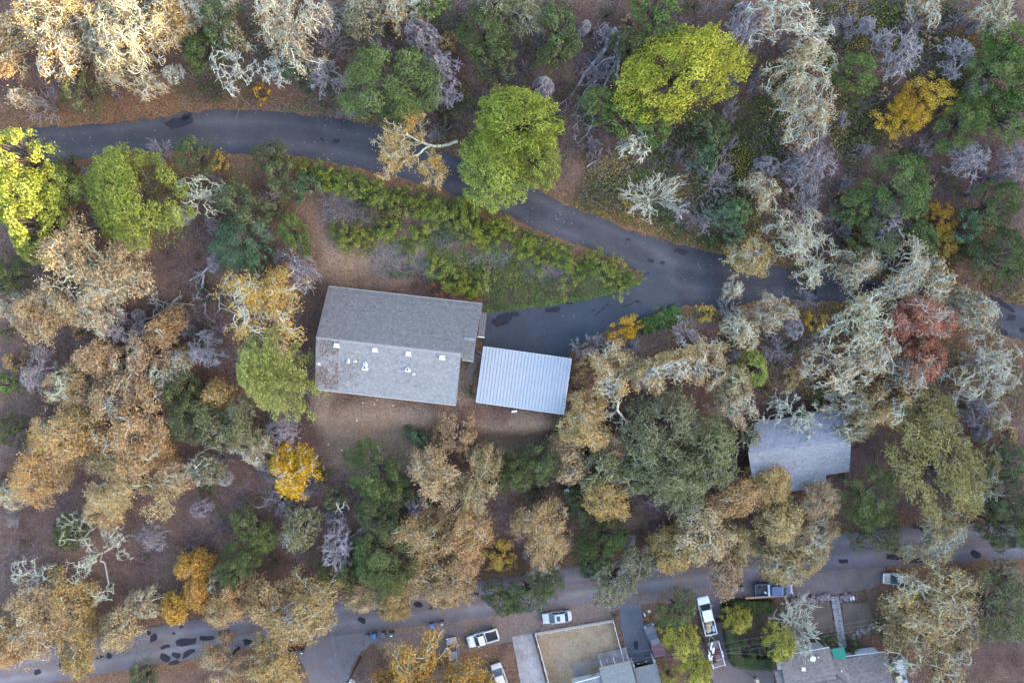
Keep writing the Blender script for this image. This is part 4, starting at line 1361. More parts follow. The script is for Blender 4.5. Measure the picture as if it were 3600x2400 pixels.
# ---- carport
zc = PAD + 2.9
cTL, cTR, cBR, cBL = hp(1700, 1218, zc + .25), hp(2009, 1261, zc + .25), hp(1982, 1456, zc), hp(1674, 1413, zc)
croot = zz((cTL + cBR) / 2, PAD)
carport = empty("metal_carport", croot, 0, "carport with pale blue-grey standing-seam metal roof", "carport")
METAL = flat("pale_metal_roof", (0.285, 0.29, 0.305), .55, .0, var=.05, scale=.8)
METAL2 = flat("metal_seam", (0.20, 0.205, 0.22), .55, .0, var=.05)
NP = 27
for k in range(NP):
    t0, t1 = k / NP, (k + 1) / NP
    tl, tr, br, bl_ = lerp(cTL, cTR, t0), lerp(cTL, cTR, t1), lerp(cBL, cBR, t1), lerp(cBL, cBR, t0)
    ex = unit(tr - tl)
    part(MB().loft(slab([bl_ + ex * .015, br - ex * .015, tr - ex * .015, tl + ex * .015], .05)), "roof_panel", METAL, carport, croot)
    if k:
        part(MB().loft([[tuple(q) for q in (bl_ - ex * .022 - np.array([0, 0, .02]), bl_ + ex * .022 - np.array([0, 0, .02]), bl_ + ex * .018 + np.array([0, 0, .055]), bl_ - ex * .018 + np.array([0, 0, .055]))], [tuple(q) for q in (tl - ex * .022 - np.array([0, 0, .02]), tl + ex * .022 - np.array([0, 0, .02]), tl + ex * .018 + np.array([0, 0, .055]), tl - ex * .018 + np.array([0, 0, .055]))]]), "seam", METAL2, carport, croot)
dn = np.array([0, 0, .13])
for p, q in ((cBL, cBR), (cTL, cTR), (cBL, cTL), (cBR, cTR)):
    part(MB().tube(p - dn, q - dn, .07, n=4), "fascia", WHITE, carport, croot)
for s_ in (.03, .34, .66, .97):
    for t_ in (.04, .96):
        p = lerp(lerp(cTL, cTR, s_), lerp(cBL, cBR, s_), t_)
        part(MB().box((p[0], p[1], (PAD - .1 + p[2] - .1) / 2), (.14, .14, p[2] - PAD)), "post", DARKW, carport, croot)
for t_ in (.06, .5, .94):
    part(MB().tube(lerp(cTL, cBL, t_) - dn, lerp(cTR, cBR, t_) - dn, .08, n=4), "beam", DARKW, carport, croot)
tag(part(MB().box((0, 0, .15), (.85, .3, .3)), "storage_box", WHITE, None, (0, 0, 0), bevel=.03), "white oblong box lying behind the metal carport", "box")
bx = bpy.data.objects["storage_box"]; bx.location = Vector(P(*px(1808, 1445))); bx.rotation_euler = (0, 0, R_(8))

# ---- timber steps between house and carport
WOOD = flat("weathered_plank", (0.17, 0.13, 0.115), .9, var=.3, scale=3)
sroot = zz(P(*px(1666, 1270)), PAD)
steps = empty("timber_steps", sroot, 0, "flight of weathered timber steps beside the metal carport", "steps")
st = [(1688, 1240), (1680, 1252), (1674, 1262), (1668, 1271), (1664, 1280), (1660, 1288), (1656, 1297), (1652, 1305), (1649, 1312), (1647, 1318)]
for k, (x, y) in enumerate(st):
    p = P(*px(x, y))
    o = part(MB().box((0, 0, 0), (1.05, .34, .16)), "step_plank", WOOD, steps, (0, 0, 0), bevel=.02)
    o.location = Vector((p[0], p[1], p[2] + .10 + .03 * (10 - k))) - Vector(sroot); o.rotation_euler = (0, 0, R_(-30) + random.uniform(-.06, .06))
plant('darkbush', *px(1655, 1378), 17, 'low blue-green shrub squeezed between large house and carport', hs=.7)

# ---- small house half hidden in the trees
ZP = 5.6; z1 = ZP + 3.0; z2 = z1 + 1.9
a1, a2 = hp(2655, 1484, z1), hp(2964, 1440, z1); a3, a4 = hp(2648, 1706, z1), hp(2986, 1656, z1); rA, rB = hp(2630, 1590, z2), hp(2992, 1546, z2)
hroot = zz((a1 + a4) / 2, ZP - .1)
h2 = empty("small_house", hroot, 0, "small pale-roofed house half hidden under lichen branches", "house")
hx = unit(a4 - a3); hy = unit(a1 - a3)
sl = part(MB().loft(slab([a3, a4, rB, rA], .15)), "roof", UNDER, h2, hroot); su = part(MB().loft(slab([a1, rA, rB, a2], .15)), "roof", UNDER, h2, hroot)
PALE2 = tone_mat("bluish_shingle", [(0, (0.13, 0.125, 0.128)), (.5, (0.20, 0.192, 0.195)), (1, (0.27, 0.26, 0.262))], .9)
shift(shingles(a3, a4, rB, rA, PALE2, sl, srng), hroot); shift(shingles(a2, a1, rA, rB, tone_mat("slate_shingle", [(0, (0.15, 0.145, 0.16)), (.5, (0.21, 0.205, 0.225)), (1, (0.28, 0.27, 0.29))], .9), su, srng), hroot)
b1, b2_ = lerp(a3, a4, .0), lerp(a3, a4, .755); b3, b4 = hp(2655, 1742, z1 - .45), hp(2902, 1709, z1 - .45)
le_ = part(MB().loft(slab([b3, b4, b2_ - np.array([0, 0, .02]), b1 - np.array([0, 0, .02])], .14)), "lean_to_roof", UNDER, h2, hroot)
shift(shingles(b3, b4, b2_, b1, PALE2, le_, srng), hroot)
for p, q in ((a3 + (a4 - a3) * .76, a4), (b3, b4), (a1, a2)):
    part(MB().tube(p - np.array([0, 0, .06]), q - np.array([0, 0, .06]), .06, n=6), "gutter", TRIM_RED, h2, hroot)
w1, w2 = a3 + hx * .4 + hy * .4, a4 - hx * .4 + hy * .4; w3, w4 = a1 + hx * .4 - hy * .4, a2 - hx * .4 - hy * .4
pf = lambda lo, rg, hi: [tuple(zz(lo, ZP - .4)), tuple(zz(lo, z1 - .05)), tuple(zz(rg, z2 - .3)), tuple(zz(hi, z1 - .05)), tuple(zz(hi, ZP - .4))]
part(MB().loft([pf(w1, rA + hx * .4, w3), pf(w2, rB - hx * .4, w4)]), "wall", flat("red_brown_siding", (0.12, 0.055, 0.05), .8, var=.2), h2, hroot)
part(MB().prism([tuple(q[:2]) for q in (b3 + hx * .3 + hy * .3, b4 - hx * .3 + hy * .3, b2_ - hx * .3 - hy * .3, b1 + hx * .3 - hy * .3)], ZP - .4, z1 - .65), "lean_to_wall", MATS["red_brown_siding"], h2, hroot)
o = part(MB().tube((0, 0, -.2), (0, 0, .6), .14, n=10), "vent_pipe", STEEL, sl, (0, 0, 0)); o.location = Vector(hp(2838, 1533, z2 - .2)) - Vector(hroot)
# deck
DECK = flat("red_brown_deck", (0.13, 0.065, 0.06), .8, var=.25, scale=2)
dq = [hp(2985, 1575, ZP + .3), hp(3075, 1562, ZP + .3), hp(3070, 1684, ZP + .3), hp(2965, 1690, ZP + .3), hp(2905, 1700, ZP + .3), hp(2905, 1672, ZP + .3), hp(2985, 1664, ZP + .3)]
deck = empty("timber_deck", zz(dq[0], ZP - .1), 0, "red-brown timber deck with railing beside the small house", "deck")
dr_ = deck.location.copy()
nb = 26
dA, dB, dC, dD = dq[0], dq[1], dq[2], dq[3]
for k in range(nb):
    p, q = lerp(dD, dA, (k + .04) / nb), lerp(dC, dB, (k + .04) / nb); p2, q2 = lerp(dD, dA, (k + .94) / nb), lerp(dC, dB, (k + .94) / nb)
    part(MB().loft(slab([p, q, q2, p2], .05)), "deck_plank", DECK, deck, dr_)
for p, q in ((dD, dC), (dC, dB)):
    for zz_ in (.45, .95):
        part(MB().tube(p + np.array([0, 0, zz_]), q + np.array([0, 0, zz_]), .05, n=4), "rail", TRIM_RED, deck, dr_)
    for k in range(6):
        pp = lerp(p, q, k / 5)
        part(MB().box((pp[0], pp[1], ZP + .55), (.1, .1, 1.3)), "rail_post", TRIM_RED, deck, dr_)
p, q = dD - hx * .3, hp(2905, 1695, ZP - .9)
for k in range(7):
    pp = lerp(p, q, k / 6.0); part(MB().box((pp[0], pp[1], ZP + .22 - .14 * k), (.32, 1.15, .06), math.atan2(hx[1], hx[0])), "stair_tread", DECK, deck, dr_)
plant('sparse', 1856, 960, 44, 'thin lichen-branched oak rising through the eave of the small house', hs=1.35)
plant('sparse', 1925, 985, 34, 'sparse lichen-pale oak leaning over the corner of the small roof', hs=1.1)

# ---- house with porch behind the picket fence
def simple_roof(root, corners, th, mat, name, course_dir=None):
    o = part(MB().loft(slab(corners, th)), name, UNDER, root, root.location)
    shift(shingles(corners[0], corners[1], corners[2], corners[3], mat, o, srng, off=.03), root.location)
    return o


g0 = float(P(1420, 1560)[2])
ROOF4 = tone_mat("grey_green_shingle", [(0, (0.135, 0.14, 0.13)), (.5, (0.175, 0.18, 0.17)), (1, (0.215, 0.22, 0.205))], .9)
k1, k2 = at_z(1376, 1533, 3.0), at_z(1448, 1516, 3.0)
fx = unit(k2 - k1); fy = np.array([-fx[1], fx[0], 0]); 
h4 = empty("porch_house", zz((k1 + k2) / 2, g0 - .05), 0, "grey-roofed house with front porch behind the picket fence", "house")
k3, k4 = k2 - fy * 6 + np.array([0, 0, 1.2]), k1 - fy * 6 + np.array([0, 0, 1.2])
ra_ = simple_roof(h4, [k1, k2, k3, k4], .14, ROOF4, "roof")
l1, l2 = at_z(1310, 1571, 2.9), at_z(1378, 1553, 2.9)
simple_roof(h4, [l1, l2 + fx * .15, l2 + fx * .15 - fy * 6 + np.array([0, 0, 1.05]), l1 - fy * 6 + np.array([0, 0, 1.05])], .14, ROOF4, "roof")
for p, q in ((k1, k2), (l1, l2)):
    part(MB().tube(p - np.array([0, 0, .02]) + fy * .05, q - np.array([0, 0, .02]) + fy * .05, .07, n=4), "fascia", TRIM_RED if p is k1 else WHITE, h4, h4.location)
part(MB().prism([tuple((q)[:2]) for q in (l1 - fy * .5 + fx * .3, k2 - fy * 2.2 - fx * .3, k2 - fy * 6, l1 - fy * 6)], g0 - .2, 2.75), "wall", OFFWHITE, h4, h4.location)
for t_ in (.1, .52, .97):
    p = lerp(k1, k2, t_) + fy * .0 - fy * .25
    part(MB().box((p[0], p[1], g0 + 1.4), (.14, .14, 2.9), math.atan2(fx[1], fx[0])), "porch_post", WHITE, h4, h4.location)
pfloor = part(MB().prism([tuple(q[:2]) for q in (k1 + fy * .9 + fx * .2, k2 + fy * .9, k2 - fy * 2.2, k1 - fy * 2.2 + fx * .2)], g0 - .1, g0 + .25), "porch_floor", MATS["concrete"], h4, h4.location)
o = part(MB().box((0, 0, 0), (1.0, .06, 2.0)), "door", flat("dark_red_door", (0.12, 0.03, 0.03), .5), h4, (0, 0, 0)); o.location = Vector(zz(lerp(k1, k2, .6) - fy * 2.16, g0 + 1.25)) - h4.location; o.rotation_euler = (0, 0, math.atan2(fx[1], fx[0]))
part(MB().sphere((.4, .06, 0), .05), "handle", STEEL, o, (0, 0, 0))
# attached garage
m1, m2 = at_z(1455, 1535.5, 2.75), at_z(1507.5, 1523, 2.75)
gar = empty("garage", zz((m1 + m2) / 2, g0 - .05), 0, "grey-roofed open garage with a dark car nosing out", "garage")
simple_roof(gar, [m1, m2, m2 - fy * 6 + np.array([0, 0, .6]), m1 - fy * 6 + np.array([0, 0, .6])], .14, tone_mat("bluegrey_shingle", [(0, (0.11, 0.112, 0.114)), (.5, (0.145, 0.147, 0.15)), (1, (0.18, 0.183, 0.186))], .9), "roof")
part(MB().tube(m1 + fy * .05, m2 + fy * .05, .07, n=4), "fascia", TRIM_RED, gar, gar.location)
for p, q in ((m1 + fx * .1, m1 + fx * .25), (m2 - fx * .25, m2 - fx * .1)):
    part(MB().prism([tuple(w[:2]) for w in (p + fy * .55, q + fy * .55, q - fy * 6, p - fy * 6)], g0 - .1, 2.6), "wall", OFFWHITE, gar, gar.location)
# walk in the yard
WALK = asphalt("grey_paving", (0.15, 0.13, 0.13), (0.21, 0.185, 0.18), 0.6)
walk = empty("garden_walk", P(1350, 1525), 0, "grey concrete slab walk leading to the front porch", "path")
for poly in ([(1306, 1526), (1374, 1508), (1376, 1522), (1318, 1540)], [(1375, 1508), (1424, 1496), (1427, 1512), (1377, 1521)], [(1318, 1541), (1340, 1535), (1348, 1556), (1324, 1562)]):
    o = sheet("paving_slab", poly, WALK, .07, step=1.2); o.parent = walk; shift(o, walk.location)
# flag on the porch
fl = empty("flag", zz(k1 + fx * 1.55 + fy * .55, g0 + 2.2), math.atan2(fx[1], fx[0]), "small red, white and blue striped flag on the porch post", "flag")
part(MB().tube((0, -.6, -.35), (0, .35, .25), .02, n=6), "flag_pole", WHITE, fl, (0, 0, 0))
fred, fblue = flat("flag_red", (0.45, 0.03, 0.04), .8), flat("flag_blue", (0.03, 0.04, 0.2), .8)
for k in range(7):
    y_ = .32 - k * .075
    part(MB().loft([[(-.02, y_, .2 - .02 * k), (-.02, y_ - .073, .18 - .02 * k), (.02, y_ - .073, .18 - .02 * k), (.02, y_, .2 - .02 * k)], [(.06, y_, -.42), (.09, y_ - .073, -.44), (.12, y_ - .073, -.44), (.1, y_, -.42)]]), "flag_stripe", fred if k % 2 == 0 else WHITE, fl, (0, 0, 0))
part(MB().box((.03, .2, .06), (.06, .28, .22)), "flag_canton", fblue, fl, (0, 0, 0))

# ---- house with the green awning
g5 = float(P(1950, 1540)[2])
ze = 2.9
n1, n2, n3, n4, n5 = at_z(1790, 1506, ze), at_z(1832, 1501, ze), at_z(1905, 1486, ze + .5), at_z(1941, 1507, ze), at_z(2035, 1496, ze)
h5 = empty("awning_house", zz((n1 + n5) / 2, g5 - .05), 0, "brown-shingled house with green awning and skylight", "house")
sx = unit(n5 - n4); sy = np.array([-sx[1], sx[0], 0])
up5 = np.array([0, 0, 2.1])
q1_, q2_ = at_z(1777, 1500, ze), n5
def depth(p, d_, z): return p - sy * d_ + np.array([0, 0, z])
# broad rear roof, then the forward wing left of the walk
main = simple_roof(h5, [at_z(1778, 1540, ze), n5 - sx * .0, depth(n5, 6.5, 2.0), depth(at_z(1778, 1540, ze), 5.0, 2.0)], .14, SHINGLE_BROWN, "roof")
wing = simple_roof(h5, [n1, n3, depth(n3, 4.2, 1.25), depth(n1, 4.2, 1.25)], .14, SHINGLE_BROWN, "wing_roof")
simple_roof(h5, [n3 - np.array([0, 0, .5]) + sx * .1 - sy * 1.2, n4, depth(n4, 4, 1.2), depth(n3 - np.array([0, 0, .5]) + sx * .1 - sy * 1.2, 2.5, 1.25)], .12, SHINGLE_BROWN, "roof")
for p, q in ((n1, n3), (n4, n5)):
    part(MB().tube(p + sy * .05, q + sy * .05, .07, n=4), "fascia", OFFWHITE, h5, h5.location)
part(MB().prism([tuple(q[:2]) for q in (n1 + sx * .4 - sy * .5, n3 - sx * .2 - sy * .6, n4 - sy * 1.0, n5 - sx * .4 - sy * .5, depth(n5, 8, 0) - sx * .4, depth(n1, 8, 0) + sx * .4)], g5 - .2, ze - .15), "wall", OFFWHITE, h5, h5.location)
AW = flat("green_awning", (0.02, 0.17, 0.115), .6, var=.12)
w0, w1_, w2_, w3_ = at_z(1904, 1485, ze - .15), at_z(1933, 1479, ze - .55), at_z(1940.5, 1507, ze - .35), at_z(1911, 1506.5, ze + .12)
w0, w1_ = at_z(1904, 1485, ze - .3), at_z(1933, 1480, ze - .3); w2_, w3_ = at_z(1940.5, 1508, ze + .3), at_z(1911, 1507, ze + .3)
part(MB().loft(slab([w0 + np.array([0, 0, .7]), w1_ + np.array([0, 0, .7]), w2_ + np.array([0, 0, .7]), w3_ + np.array([0, 0, .7])], .06)), "awning", AW, h5, h5.location)
for p in (w0, w1_):
    part(MB().tube(zz(p - sy * .15, g5), zz(p - sy * .15, ze + .25), .05, n=6), "awning_post", WHITE, h5, h5.location)
part(MB().box(tuple(at_z(1988, 1496, 1.2)), (3.6, .12, 2.2), math.atan2(sx[1], sx[0])), "bay_window_frame", WHITE, h5, h5.location)
for x, y, kind in ((1868, 1510, 'vent'), (1878, 1507, 'pipe'), (1845, 1535, 'vent'), (1885, 1547, 'dome'), (1931, 1538, 'pipe'), (2046, 1564, 'vent')):
    p = at_z(x, y, ze + .9)
    if kind == 'vent':
        o = part(MB().box((0, 0, .0), (.55, .5, .4)).box((0, -.2, -.1), (.8, .7, .06)), "roof_vent", WHITE, main, (0, 0, 0), bevel=.02)
    elif kind == 'pipe':
        o = part(MB().tube((0, 0, -.3), (0, 0, .3), .11, n=8), "vent_pipe", STEEL, main, (0, 0, 0))
    else:
        o = part(MB().tube((0, 0, -.3), (0, 0, .1), .42, n=16).sphere((0, 0, .1), .38, (1, 1, .5)), "skylight_dome", flat("frosted_dome", (.55, .56, .58), .15), main, (0, 0, 0), smooth=True)
    o.location = Vector(p) - h5.location; o.rotation_euler = (0, 0, random.uniform(-.2, .2))
# paved strip with stored things beside that house
strip = sheet("side_path", [(2046, 1508), (2078, 1506), (2086, 1600), (2060, 1600)], MATS["concrete"], .06, jit=.1)
tag(strip, "pale concrete strip along the awning house wall", "path", kind="structure")
for i, (x, y, sx_, sy_, col, lab) in enumerate(((2060, 1520, 1.2, 1.5, (.45, .45, .47), 'pale grey tarp-covered crate on the side strip'), (2066, 1537, .9, .9, (.35, .36, .42), 'grey storage bin on the side strip'), (2060, 1553, 1.0, 1.1, (.42, .38, .26), 'tan storage chest on the side strip'), (2074, 1560, .7, .8, (.30, .32, .40), 'blue-grey crate by the side strip edge'))):
    o = part(MB().box((0, 0, .35), (sx_, sy_, .7)).box((0, 0, .74), (sx_ * 1.06, sy_ * 1.06, .08)), "storage_bin", flat("bin_%d" % i, col, .6), None, (0, 0, 0), bevel=.04)
    o.location = Vector(P(x, y)); o.rotation_euler = (0, 0, R_(8 + 7 * i)); tag(o, lab, "storage bin")

# ---- flagstone walk, stone walls, plank wall
STONE = [flat("stone_%d" % i, c_, .9, var=.2, scale=4) for i, c_ in enumerate(((.20, .15, .14), (.27, .21, .20), (.15, .12, .12), (.24, .17, .15)))]
fwalk = empty("flagstone_walk", P(1922, 1430), 0, "straight pale flagstone walk from the road to the green awning", "path")
wr = np.random.default_rng(8)
FLAG = [flat("flagstone_%d" % i, c_, .9, var=.18, scale=3) for i, c_ in enumerate(((.28, .24, .235), (.235, .20, .195), (.32, .28, .265)))]
for k in range(22):
    y0_ = 1368 + k * 5.4
    xc = 1917 + (y0_ - 1368) * .16
    cut = wr.uniform(-3, 3)
    for x0_, x1_ in ((xc - 9, xc + cut - .5), (xc + cut + .5, xc + 9)):
        poly = [(x0_ + wr.uniform(-.8, .8), y0_ + .3), (x1_, y0_ + .3 + wr.uniform(-.5, .5)), (x1_ + wr.uniform(-.4, .4), y0_ + 5.0), (x0_ + wr.uniform(-.8, .8), y0_ + 5.0)]
        w = [P(*q) for q in poly]
        o = MB().loft([[(q[0], q[1], q[2] - .05) for q in w], [(q[0], q[1], q[2] + .09 + wr.uniform(0, .02)) for q in w]]).build("flagstone", FLAG[int(wr.integers(0, 3))], fwalk)
        shift(o, fwalk.location)


def stone_mesh(seed):
    r = np.random.default_rng(seed)
    mb = MB()
    bmesh.ops.create_icosphere(mb.bm, subdivisions=1, radius=1)
    for v in mb.bm.verts:
        v.co = Vector((v.co.x * r.uniform(.8, 1.15), v.co.y * r.uniform(.8, 1.15), v.co.z * r.uniform(.6, .8)))
    return mb.mesh("stone", STONE[seed % 4])


SM = [stone_mesh(i) for i in range(12)]


def stone_wall(label, pts, width, n, size=.2, layers=2):
    w = np.array([P(*q) for q in pts])
    root = empty("stone_wall", w[len(w) // 2], 0, label, "wall")
    L = np.concatenate([[0], np.cumsum(np.hypot(*np.diff(w[:, :2], axis=0).T))])
    for k in range(n):
        s_ = wr.uniform(0, L[-1]); p = np.array([np.interp(s_, L, w[:, i]) for i in range(2)]) + wr.normal(0, width / 3, 2)
        o = mesh_obj("stone", SM[int(wr.integers(0, 12))], root)
        zz_ = float(gz(p[0], p[1])) + wr.uniform(.05, .2 * layers)
        o.location = Vector((p[0], p[1], zz_)) - root.location
        sc = size * wr.uniform(.65, 1.35)
        o.scale = (sc * 1.25, sc, sc); o.rotation_euler = (wr.uniform(-.3, .3), wr.uniform(-.3, .3), wr.uniform(0, 6))
    return root


stone_wall("rough stone retaining wall between the blue pickup and flagstone walk", [(1818, 1377), (1850, 1376), (1880, 1372), (1905, 1368)], .9, 200, .2)
stone_wall("short stone wall stub right of the flagstone walk", [(1930, 1372), (1950, 1366)], .8, 46, .22)
stone_wall("curved edging of large pale stones in the front garden", [(1953, 1463), (1975, 1455), (1995, 1446), (2010, 1432)], .55, 44, .3, 1)
o = empty("timber_beam", P(1712, 1375), 0, "long orange-brown timber beam capping the wall beside the blue pickup", "beam")
bw0, bw1 = P(*px(2622, 2102), .95), P(*px(2768, 2093), .95)
part(MB().loft(slab([bw0 - np.array([0, .11, 0]), bw1 - np.array([0, .11, 0]), bw1 + np.array([0, .11, 0]), bw0 + np.array([0, .11, 0])], .14)), "beam", flat("cedar", (0.42, 0.22, 0.13), .7, var=.2), o, o.location)
for t_ in (.0, .25, .5, .75, 1):
    p = lerp(bw0, bw1, t_); part(MB().box((p[0], p[1], p[2] - .6), (.14, .14, 1.0)), "beam_post", flat("grey_post", (.2, .18, .17), .9), o, o.location)

# ---- clipped hedge
def hedge(label, pts, width, h, n, leafmat, seed, lf=.16):
    r = np.random.default_rng(seed)
    w = np.array([P(*q) for q in pts]); L = np.concatenate([[0], np.cumsum(np.hypot(*np.diff(w[:, :2], axis=0).T))])
    root = empty("clipped_hedge", w[0], 0, label, "hedge")
    s_ = r.uniform(0, L[-1], n); c_ = np.stack([np.interp(s_, L, w[:, i]) for i in range(2)], -1)
    i = np.clip(np.searchsorted(L, s_) - 1, 0, len(w) - 2); t = unit(w[i + 1, :2] - w[i, :2])
    u = r.uniform(-1, 1, n); side_ = r.random(n) < .35; u = np.where(side_, np.sign(u), u)
    zf = np.where(side_, r.uniform(.05, 1, n), 1 - .12 * np.abs(u) ** 6 + r.normal(0, .03, n))
    lump = (vnoise(c_[:, 0] * 2, c_[:, 1] * 2 + u, .8) - .5) * .3
    xy = c_ + np.stack([-t[:, 1], t[:, 0]], -1) * (u * width / 2 * (1 + lump * .3))[:, None] + r.normal(0, .05, (n, 2))
    C = np.column_stack([xy, gz(xy[:, 0], xy[:, 1]) + zf * h + lump])
    N = unit(np.column_stack([np.stack([-t[:, 1], t[:, 0]], -1) * np.where(side_, np.sign(u), 0)[:, None], np.where(side_, .3, 1)]) + r.normal(size=(n, 3)) * .5)
    shift(mesh_obj("foliage", leaf_mesh("foliage", C, N, lf * r.uniform(.7, 1.3, n), lf * .6, np.clip(r.normal(.42, .2, n), 0, 1), leafmat, r), root), root.location)
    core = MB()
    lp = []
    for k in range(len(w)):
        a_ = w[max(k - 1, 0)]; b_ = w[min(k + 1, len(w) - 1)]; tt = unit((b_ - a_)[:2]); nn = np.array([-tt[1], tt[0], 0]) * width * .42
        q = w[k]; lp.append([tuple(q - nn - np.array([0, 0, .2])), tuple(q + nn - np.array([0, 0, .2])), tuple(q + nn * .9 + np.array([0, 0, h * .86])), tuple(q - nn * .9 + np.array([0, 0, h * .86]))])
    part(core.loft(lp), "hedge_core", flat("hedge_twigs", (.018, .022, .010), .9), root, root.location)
    return root


hedge("tall clipped dark hedge on the driveway side of the awning house garden", [(1668, 1382), (1668, 1420), (1676, 1470), (1688, 1516)], 1.9, 1.9, 6000, LEAF['dark'], 5)
hedge("clipped dark hedge behind the cedar beam", [(1675, 1386), (1720, 1386), (1770, 1388)], 2.0, 1.5, 4500, LEAF['dark'], 6)
hedge("clipped dark hedge along the bottom of the awning house garden", [(1690, 1510), (1730, 1516), (1766, 1516)], 1.8, 1.6, 3600, LEAF['dark'], 7)
hedge("low green hedge under the porch house window", [(1326, 1567), (1345, 1558), (1368, 1550)], .9, .7, 1500, LEAF['bank'], 9)
hedge("low hedge on the driveway corner above the carport", [(1470, 752), (1510, 738), (1560, 716)], 2.2, .9, 3200, LEAF['green'], 10)

# ---- white picket fence, three runs
pk = MB().loft([[(-.045, -.012, 0), (.045, -.012, 0), (.045, .012, 0), (-.045, .012, 0)], [(-.045, -.012, .95), (.045, -.012, .95), (.045, .012, .95), (-.045, .012, .95)], [(-.008, -.012, 1.05), (.008, -.012, 1.05), (.008, .012, 1.05), (-.008, .012, 1.05)]]).mesh("picket", WHITE)


def picket_fence(label, A, B, step=.2, gap=0.0):
    a_, b_ = P(*A), P(*B)
    root = empty("picket_fence", a_, math.atan2(b_[1] - a_[1], b_[0] - a_[0]), label, "fence")
    L = np.hypot(*(b_ - a_)[:2]); n = int(L / step)
    for k in range(n + 1):
        o = mesh_obj("picket", pk, root); x = L * k / n
        q = lerp(a_, b_, k / n)
        o.location = (x, .035, float(gz(q[0], q[1])) - a_[2] + .06)
    for z in (.3, .8):
        MB().box((L / 2, 0, z + .04), (L, .045, .1)).build("rail", WHITE, root)
    for k in range(6):
        MB().box((L * k / 5, -.05, .55), (.1, .1, 1.2)).build("fence_post", WHITE, root)
    return root


picket_fence("white picket fence along the verge behind the silver sedan", (1229.5, 1452), (1407, 1421.5), .2)
picket_fence("white picket fence beside the pale concrete driveway", (1229.5, 1452), (1266, 1585), .2)
picket_fence("white picket fence beside the worn asphalt driveway", (1407, 1421.5), (1431.5, 1514), .2)

# ------------------------------------------------------------------ limbs, fallen trunks
def z2v(cx, cy, col, row):         # enlarged quarter views -> view units
    return cx / 4.0 + col * 588, cy / 4.0 + row * 392


def traced(name, label, cat, paths, mat, kids=(4, 3), seed=1, tone=(.3, .8), crook=.2, minr=.022, klen=(.35, .45), partnames=('trunk', 'branches')):
    """Trunk and limbs laid along traced lines [(points(x,y,height), r0, r1)], with twigs grown from them."""
    r = np.random.default_rng(seed)
    s = Skel(); cur = []
    for pts, r0, r1 in paths:
        w = np.array([P(x, y, h) for x, y, h in pts])
        n = 4 * (len(w) - 1)
        t = np.linspace(0, len(w) - 1, n + 1)
        p = np.stack([np.interp(t, np.arange(len(w)), w[:, i]) for i in range(3)], -1)
        p[1:-1] += r.normal(size=(n - 1, 3)) * .05
        s.paths.append((p, r0, r1, 0)); cur.append((p, np.linalg.norm(w[-1] - w[0])))
    for lv, nk in enumerate(kids, start=1):
        nxt = []
        for p, L in cur:
            for _ in range(nk):
                i = r.uniform(.25, 1) * (len(p) - 1); j = min(int(i), len(p) - 2); q = p[j] + (p[j + 1] - p[j]) * (i - j)
                sd = r.normal(size=3); sd[2] = abs(sd[2]) * .4
                d = unit(unit(p[j + 1] - p[j]) * .6 + unit(sd) * .85); ln = min(3.2, L * klen[lv - 1]) * r.uniform(.5, 1.1)
                e = q + d * ln; e[2] = max(e[2], float(gz(e[0], e[1])) + .05)
                pp = wpath(q, e, 4 if lv < 3 else 2, crook, r); rr = [.06, .04, .028][min(lv - 1, 2)]
                s.paths.append((pp, rr, max(minr, rr * .6), lv)); nxt.append((pp, ln))
        cur = nxt
    root = empty(name, s.paths[0][0][0], 0, label, cat)
    A, B, ra, rb, le = s.segs()
    t = le == 0
    shift(mesh_obj(partnames[0], tubes_mesh('trunk', A[t], B[t], ra[t], rb[t], r.uniform(*tone, t.sum()), mat, 7), root), root.location)
    if (~t).any():
        q = shift(mesh_obj(partnames[1], tubes_mesh('branches', A[~t], B[~t], ra[~t], rb[~t], np.clip(r.normal(.6, .2, (~t).sum()), 0, 1), mat, 3), root), root.location)
        q['kind'] = 'stuff'
    return root, s


def Z(c, r, h, *pts):
    return [(*z2v(a, b, c, r), hh) for (a, b), hh in zip(pts, np.linspace(h[0], h[1], len(pts)))]


GREYLOG = tone_mat("weathered_log", [(0, (0.13, 0.11, 0.105)), (.5, (0.25, 0.22, 0.21)), (1, (0.40, 0.365, 0.34))], .9)
rt, sk = traced("overhanging_oak", "lichen-white oak limb reaching out over the upper road", "tree",
    [(Z(1, 0, (3.5, 6.5), (1850, 1300), (1700, 1345), (1600, 1335), (1500, 1300), (1390, 1235), (1310, 1240), (1260, 1290)), .2, .09),
     (Z(1, 0, (5.2, 6.5), (1600, 1345), (1480, 1420), (1400, 1470), (1290, 1520), (1230, 1560)), .13, .06),
     (Z(1, 0, (5.6, 6.5), (1390, 1245), (1382, 1150), (1430, 1090), (1500, 1062)), .1, .04),
     (Z(1, 0, (5.4, 6), (1480, 1420), (1500, 1520), (1600, 1600), (1660, 1680)), .09, .04),
     (Z(1, 0, (5.2, 6), (1560, 1390), (1640, 1470), (1690, 1540)), .08, .04),
     (Z(1, 0, (6, 6.5), (1310, 1240), (1250, 1330), (1220, 1420), (1230, 1500)), .08, .04)], LICHEN, (13, 8, 5), 4, (.5, .9), .25, klen=(.34, .5, .55))
tp = sk.tips((2, 3)); lr = np.random.default_rng(3)
C, N, T = tip_leaves(lr, tp[lr.random(len(tp)) < .4], 3, .2)
q = shift(mesh_obj("leaves", leaf_mesh("leaves", C, N, .2, .15, T, LEAF['orange'], lr), rt), rt.location); q['kind'] = 'stuff'
traced("fallen_log", "thick bent grey fallen trunk above the road", "log", [(Z(2, 0, (1.2, .4), (960, 270), (880, 350), (862, 450), (790, 540), (680, 655), (610, 770), (540, 895)), .36, .12)], GREYLOG, (5, 3), 11)
